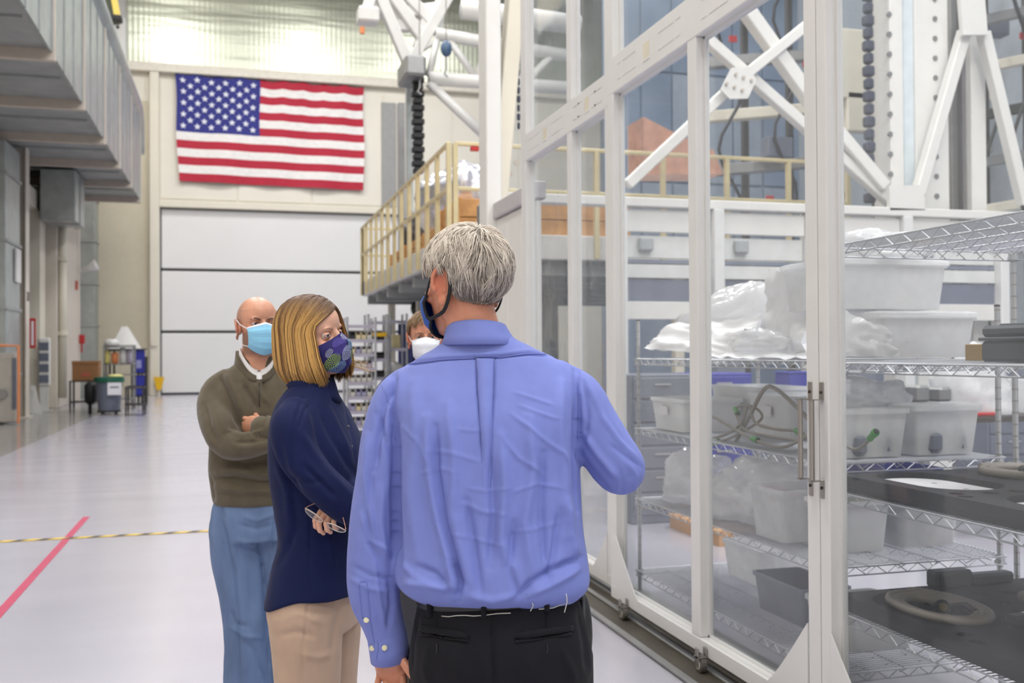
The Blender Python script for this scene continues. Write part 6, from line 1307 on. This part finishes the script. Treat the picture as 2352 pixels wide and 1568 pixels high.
def glasses_held():
    D = 2.60; A = lambda x, y, d=0: atD(x, y, D+d)
    t = thing('eyeglasses', 'thin-framed reading glasses dangling from the hand of the woman in navy', 'glasses', tuple(A(748, 1198))); gm = mat('rose_metal', (188, 140, 118), .3, .7); lm = glassy('lens', (246, 247, 248), .08, .8)
    for a, b, h in (((702, 1168), (741, 1196), 13), ((751, 1201), (794, 1219), 13)):
        a, b = np.array(a, float), np.array(b, float); d = (b-a)/2; c = (a+b)/2; nrm = np.array([-d[1], d[0]])/np.linalg.norm(d); pts = []
        for k in range(26):
            q = 2*PI*k/26; w_ = c+d*math.cos(q)+nrm*h*.5*math.sin(q)*(1 if math.sin(q) > 0 else .35)*1.3; pts.append(A(w_[0], w_[1], .012*math.sin(q)))
        MB().tube(pts, .0011, 6, closed=True).build('rim', mat('clear_rim', (206, 196, 186), .3), t, smooth=True); MB().add(pts, [tuple(range(26))]).build('lens', lm, t)
        MB().tube([A(*a, .005), A(*((a+b)/2+nrm*-2.2), .003), A(*b, .005)], .0012, 6).build('brow_bar', gm, t)
    MB().tube([A(741, 1195), A(746, 1195), A(751, 1200)], .0014, 6).build('bridge', gm, t)
    for P_ in ([A(702, 1167), A(706, 1163), A(720, 1157, .01), A(737, 1149, .02), A(752, 1140, .03)], [A(794, 1212), A(788, 1188, .01), A(776, 1160, .02), A(768, 1142, .03)]): MB().tube(P_, .0010, 6).build('temple', gm, t)
    for p in ((702, 1167), (794, 1214)): MB().ell(A(*p), (.002, .002, .0025), 8, 6).build('hinge', gm, t)
glasses_held()

# ======== bald man in the brown pullover
def bald_man():
    c = atD(596, 1000, 3.92); P = Person('bald man in a brown quarter-zip pullover and jeans with arms crossed', c[0], c[1], PI-YAW+math.radians(14))
    rings = [(.965, 0, 0, .160, .118), (.975, 0, 0, .174, .130), (1.00, 0, .0, .181, .136), (1.06, 0, .002, .188, .138), (1.12, 0, .002, .194, .138), (1.22, 0, .0, .188, .132), (1.34, 0, -.004, .184, .124), (1.41, 0, -.010, .180, .110), (1.455, 0, -.014, .160, .092), (1.495, 0, -.016, .118, .076), (1.525, 0, -.014, .080, .070), (1.545, 0, -.012, .070, .066)]
    armR = [(.128, -.012, 1.452, .044), (.162, -.010, 1.408, .057), (.170, .022, 1.335, .066), (.142, .092, 1.272, .070), (.118, .130, 1.214, .058), (.06, .168, 1.207, .051), (-.03, .19, 1.225, .046), (-.12, .175, 1.25, .042)]
    armL = [(-.128, -.012, 1.452, .044), (-.162, -.010, 1.408, .057), (-.182, .02, 1.33, .057), (-.18, .08, 1.25, .055), (-.145, .14, 1.225, .052), (-.07, .175, 1.255, .046), (-.008, .180, 1.280, .041)]
    T = T4(Rz(math.radians(17))@Rx(math.radians(3)), (.006, .012, 1.664), 1.0)
    b = MB(); hb = MB(); hn = MB(); torso(b, rings, .8); limb(b, armR, .55); limb(b, armL, .55); hb.tube([(0, -.008, 1.44), (0, -.004, 1.52), (.003, .0, 1.58), (.004, .0, 1.64)], [.075, .066, .062, .060], 24); b.ell((0, 0, .95), (.14, .1, .1))
    for s in (-1, 1): limb(b, [(s*.09, 0, .9, .07), (s*.09, 0, .5, .05), (s*.09, 0, .08, .04)])
    head_prims(hb, T); f = MB(); hand(hn, f, (-.010, .182, 1.284), (.0, .2, 1), (.74, -.67, -.06), (.67, .74, -.1), 1.25, 1.0, .3, (.1, .8, -.6)); hand(hn, f, (-.125, .165, 1.25), (.1, .3, 1), (-.8, -.6, .1), (-.6, .8, 0), .3)
    make_body(P, b, hb, hn, f, T, (204, 148, 122), beard=(110, 78, 66), scalp=(150, 118, 106))
    eyes(P, T, (58, 66, 76), (-.15, 1, -.05), (96, 70, 58), (198, 142, 118), .85, .003)
    M_sw = cloth_mat('brown_fleece', (88, 80, 66), .95, 700, .16, .1, 26, .25); m = MB(); torso(m, rings); limb(m, armR); limb(m, armL); V, N, Fc = remesh(m, .0064, 6)
    FL = [([(500, 860), (520, 900), (545, 960), (560, 990)], 7, -.010), ([(515, 855), (540, 900), (560, 950)], 6, .007), ([(560, 880), (575, 910), (590, 940)], 6, -.010), ([(585, 880), (600, 905), (615, 925)], 5, .006), ([(470, 930), (480, 980), (500, 1020)], 7, -.008), ([(490, 900), (510, 960), (530, 1020)], 8, .006), ([(520, 990), (560, 1000), (620, 985)], 5, .006), ([(540, 1015), (580, 1015), (630, 1005)], 5, -.006), ([(570, 985), (590, 1005), (620, 1000)], 4, -.005), ([(500, 1085), (540, 1078), (600, 1090), (640, 1085)], 7, .010), ([(495, 1100), (540, 1098), (600, 1108), (645, 1105)], 6, -.010), ([(490, 1120), (550, 1125), (640, 1130)], 6, .006), ([(478, 1090), (485, 1110), (490, 1150)], 6, -.007), ([(515, 1060), (560, 1065), (630, 1055)], 7, -.008), ([(600, 830), (604, 860), (606, 900)], 2.2, -.004)]
    FL = [(q, w_, a*1.7) for q, w_, a in FL]; V = P.folds(V, N, FL); V = wrinkle(V, N, .004, 11, 1); sw = P.put('pullover', V, Fc, M_sw)
    # stand collar open at the front, white shirt collar, zip
    def arc(cx, cy, rx, ry, z, a0, a1, n=36, dip=.0): return [(cx+rx*math.cos(a), cy+ry*math.sin(a), z-dip*max(0, math.sin(a))**2) for a in np.linspace(a0, a1, n)]
    a0, a1 = math.radians(97), math.radians(443)
    G = [arc(0, -.010, .094, .092, 1.485, a0, a1, dip=.045), arc(0, -.010, .088, .090, 1.525, a0, a1, dip=.075), arc(0, -.012, .084, .085, 1.565, a0, a1, dip=.10)]; solid(P.add('stand_collar', MB().grid(G), M_sw, sw), .006)
    a0, a1 = math.radians(94), math.radians(446); G = [arc(0, -.008, .078, .084, 1.495, a0, a1, dip=.055), arc(0, -.008, .076, .080, 1.535, a0, a1, dip=.07), arc(0, -.010, .074, .075, 1.574, a0, a1, dip=.085)]; solid(P.add('shirt_collar', MB().grid(G), cloth_mat('white_shirt', (226, 224, 226), .8), sw), .003)
    m = MB(); m.ell((0, .060, 1.445), (.03, .02, .04), 16, 12); P.add('shirt_front', m, cloth_mat('white_shirt', (226, 224, 226), .8), sw)
    m = MB(); m.tube([(0, .088, 1.44), (0, .112, 1.40), (0, .124, 1.35)], .002, 6); P.add('zip', m, M_dark, sw)
    m = MB(); w0 = np.array([-.012, .186, 1.279]); w1 = np.array([-.05, .184, 1.263]); m.tube([w0, w0*.6+w1*.4, w1], [.0415, .044, .044], 24, caps=False); solid(P.add('sleeve_cuff', m, M_sw, sw), .004)
    # jeans
    M_jn = mat('blue_denim', (100, 120, 156), .85, var=.16, vscale=9, bump=.2, bscale=900, spec=.2, stretch=(2.2, 2.2, .5)); tring = [(1.02, 0, 0, .155, .108), (.98, 0, 0, .170, .12), (.93, 0, -.004, .182, .130), (.87, 0, -.004, .186, .128), (.83, 0, 0, .18, .12)]
    m = MB(); torso(m, tring); limb(m, [(.092, -.002, .87, .104), (.085, .0, .74, .098), (.058, .01, .52, .086), (.046, .0, .28, .092), (.04, 0, .06, .105)]); limb(m, [(-.092, -.002, .87, .104), (-.098, .0, .74, .098), (-.11, .01, .52, .084), (-.12, .0, .28, .09), (-.12, 0, .06, .105)])
    V, N, Fc = remesh(m, .0068, 6); FL = [([(500, 1165), (520, 1230), (540, 1320), (548, 1430), (550, 1568)], 3, -.005), ([(508, 1162), (512, 1180), (516, 1190)], 3, -.004), ([(640, 1160), (632, 1200), (622, 1260)], 4, -.006), ([(560, 1185), (590, 1195), (630, 1180)], 5, .005), ([(550, 1205), (590, 1215), (625, 1205)], 5, -.004), ([(545, 1240), (580, 1250), (615, 1240)], 5, .004), ([(530, 1400), (540, 1430), (570, 1440)], 5, -.005), ([(530, 1440), (560, 1460), (600, 1465)], 5, .005), ([(590, 1260), (595, 1360), (600, 1450)], 10, .005), ([(560, 1470), (590, 1500), (620, 1568)], 7, -.005)]
    FL = [(q, w_, a*1.5) for q, w_, a in FL]; V = P.folds(V, N, FL); V = wrinkle(V, N, .004, 9, 4); P.put('jeans', V, Fc, M_jn)
    m = MB(); q = spline([P.local(atD(x, y, 3.92-.09))+np.array([.004, .0, 0]) for x, y in ((505, 1170), (512, 1182), (516, 1196))], 4)
    # surgical mask
    G = mask_grid(1.02, .004, -.016, -.122, -.088, (.098, .121, .121, .112, .088), .022, 60, 50, .0755, .0042); Mm = cloth_mat('mask_pale_blue', (138, 196, 228), .8, 600); mk = solid(P.add('face_mask', MB().grid(tr(T, G)), Mm), .0012)
    for e, r in ((G[0:4], 0), (G[-4:], 1)): E_ = np.array(e)+np.array([0, .0016, 0]); solid(P.add('mask_binding', MB().grid(tr(T, E_)), mat('mask_white', (222, 226, 236), .8), mk), .0012)
    for s in (-1, 1):
        gk = G[:, 0] if s < 0 else G[:, -1]; straps(P, T, [gk[1], (s*.077, .03, .0), (s*.082, .004, .018), (s*.0835, -.012, .022)], M_strapw, .0016, mk); straps(P, T, [gk[-2], (s*.069, .016, -.076), (s*.073, .002, -.06), (s*.077, -.010, -.04)], M_strapw, .0014, mk)
    shoes(P, (.04, -.12), .0); return P
bald_man()

# ======== man with glasses behind the blue shoulder
def glasses_man():
    c = atD(992, 1000, 4.72); P = Person('man with glasses and a white mask peering over the blue shoulder', c[0], c[1], PI-YAW+math.radians(4))
    rings = [(.96, 0, 0, .18, .125), (1.05, 0, 0, .186, .132), (1.20, 0, .0, .19, .13), (1.33, 0, -.004, .196, .122), (1.40, 0, -.010, .19, .11), (1.45, 0, -.014, .16, .09), (1.485, 0, -.016, .11, .075), (1.51, 0, -.014, .075, .066)]
    armR = [(.15, -.012, 1.425, .052), (.2, -.008, 1.37, .062), (.245, .0, 1.25, .057), (.27, .02, 1.12, .052), (.265, .06, 1.0, .046), (.25, .09, .90, .04)]; armL = [(-x, y, z, r) for x, y, z, r in armR]
    T = T4(Rz(math.radians(2))@Rx(math.radians(-2)), (.028, .012, 1.628), 1.0); b = MB(); hb = MB(); hn = MB(); torso(b, rings, .8); limb(b, armR, .55); limb(b, armL, .55); hb.tube([(0, -.008, 1.43), (.01, -.004, 1.5), (.02, .0, 1.55), (.026, .0, 1.61)], [.075, .064, .06, .058], 24); b.ell((0, 0, .95), (.14, .1, .1))
    for s in (-1, 1): limb(b, [(s*.09, 0, .9, .07), (s*.09, 0, .5, .05), (s*.09, 0, .08, .04)])
    head_prims(hb, T); f = MB()
    for s in (-1, 1): hand(hn, f, (s*.25, .095, .89), (-s*.3, .9, 0), (0, .05, -1), (s, .2, 0), .5)
    make_body(P, b, hb, hn, f, T, (212, 148, 122), voxel=.0036); eyes(P, T, (60, 70, 80), (0, 1, 0), (128, 100, 78), (206, 144, 120), .85)
    M_nj = cloth_mat('navy_jacket', (30, 34, 62), .85); m = MB(); torso(m, rings); limb(m, armR); limb(m, armL); V, N, Fc = remesh(m, .009, 4); P.put('jacket', wrinkle(V, N, .004, 10), Fc, M_nj)
    m = MB(); torso(m, [(1.0, 0, 0, .165, .115), (.93, 0, 0, .182, .13), (.86, 0, 0, .186, .128)])
    for s in (-1, 1): limb(m, [(s*.092, 0, .87, .1), (s*.1, .0, .5, .082), (s*.1, 0, .06, .08)])
    V, N, Fc = remesh(m, .009, 4); P.put('trousers', V, Fc, cloth_mat('charcoal_wool', (62, 62, 68), .9))
    short_hair(P, T, 2600, .04, (150, 122, 92), (92, 70, 52), (-.1, -.4, .9), .42, .014, .0011, -.06, 8)
    G = mask_grid(1.02, .002, -.016, -.122, -.088, (.098, .121, .121, .112, .088), .022, 40, 30, .0755, .003); mk = solid(P.add('face_mask', MB().grid(tr(T, G)), mat('mask_white', (222, 226, 236), .8)), .0012)
    gm = mat('wire_frame', (150, 140, 130), .3, .7); gl = None
    for s in (-1, 1):
        m = MB(); m.tube(tr(T, np.array([(s*.033+.024*math.cos(q), .094-.05*(abs(s*.033+.024*math.cos(q)))**1.2, -.001+.016*math.sin(q)) for q in np.linspace(0, 2*PI, 22, endpoint=False)])), .0009, 6, closed=True); P.add('spectacle_rim', m, gm); m = MB(); m.tube(tr(T, np.array([(s*.057, .09, .004), (s*.074, .07, .006), (s*.08, .0, .008)])), .0009, 6); P.add('spectacle_temple', m, gm)
        straps(P, T, [(G[2, 0] if s < 0 else G[2, -1]), (s*.079, .02, .004), (s*.083, -.01, .016)], M_strapw, .0016, mk)
    m = MB(); m.tube(tr(T, np.array([(-.01, .096, .002), (0, .099, .004), (.01, .096, .002)])), .0009, 6); P.add('spectacle_bridge', m, gm)
    shoes(P, (-.1, .1), .0); return P
glasses_man()
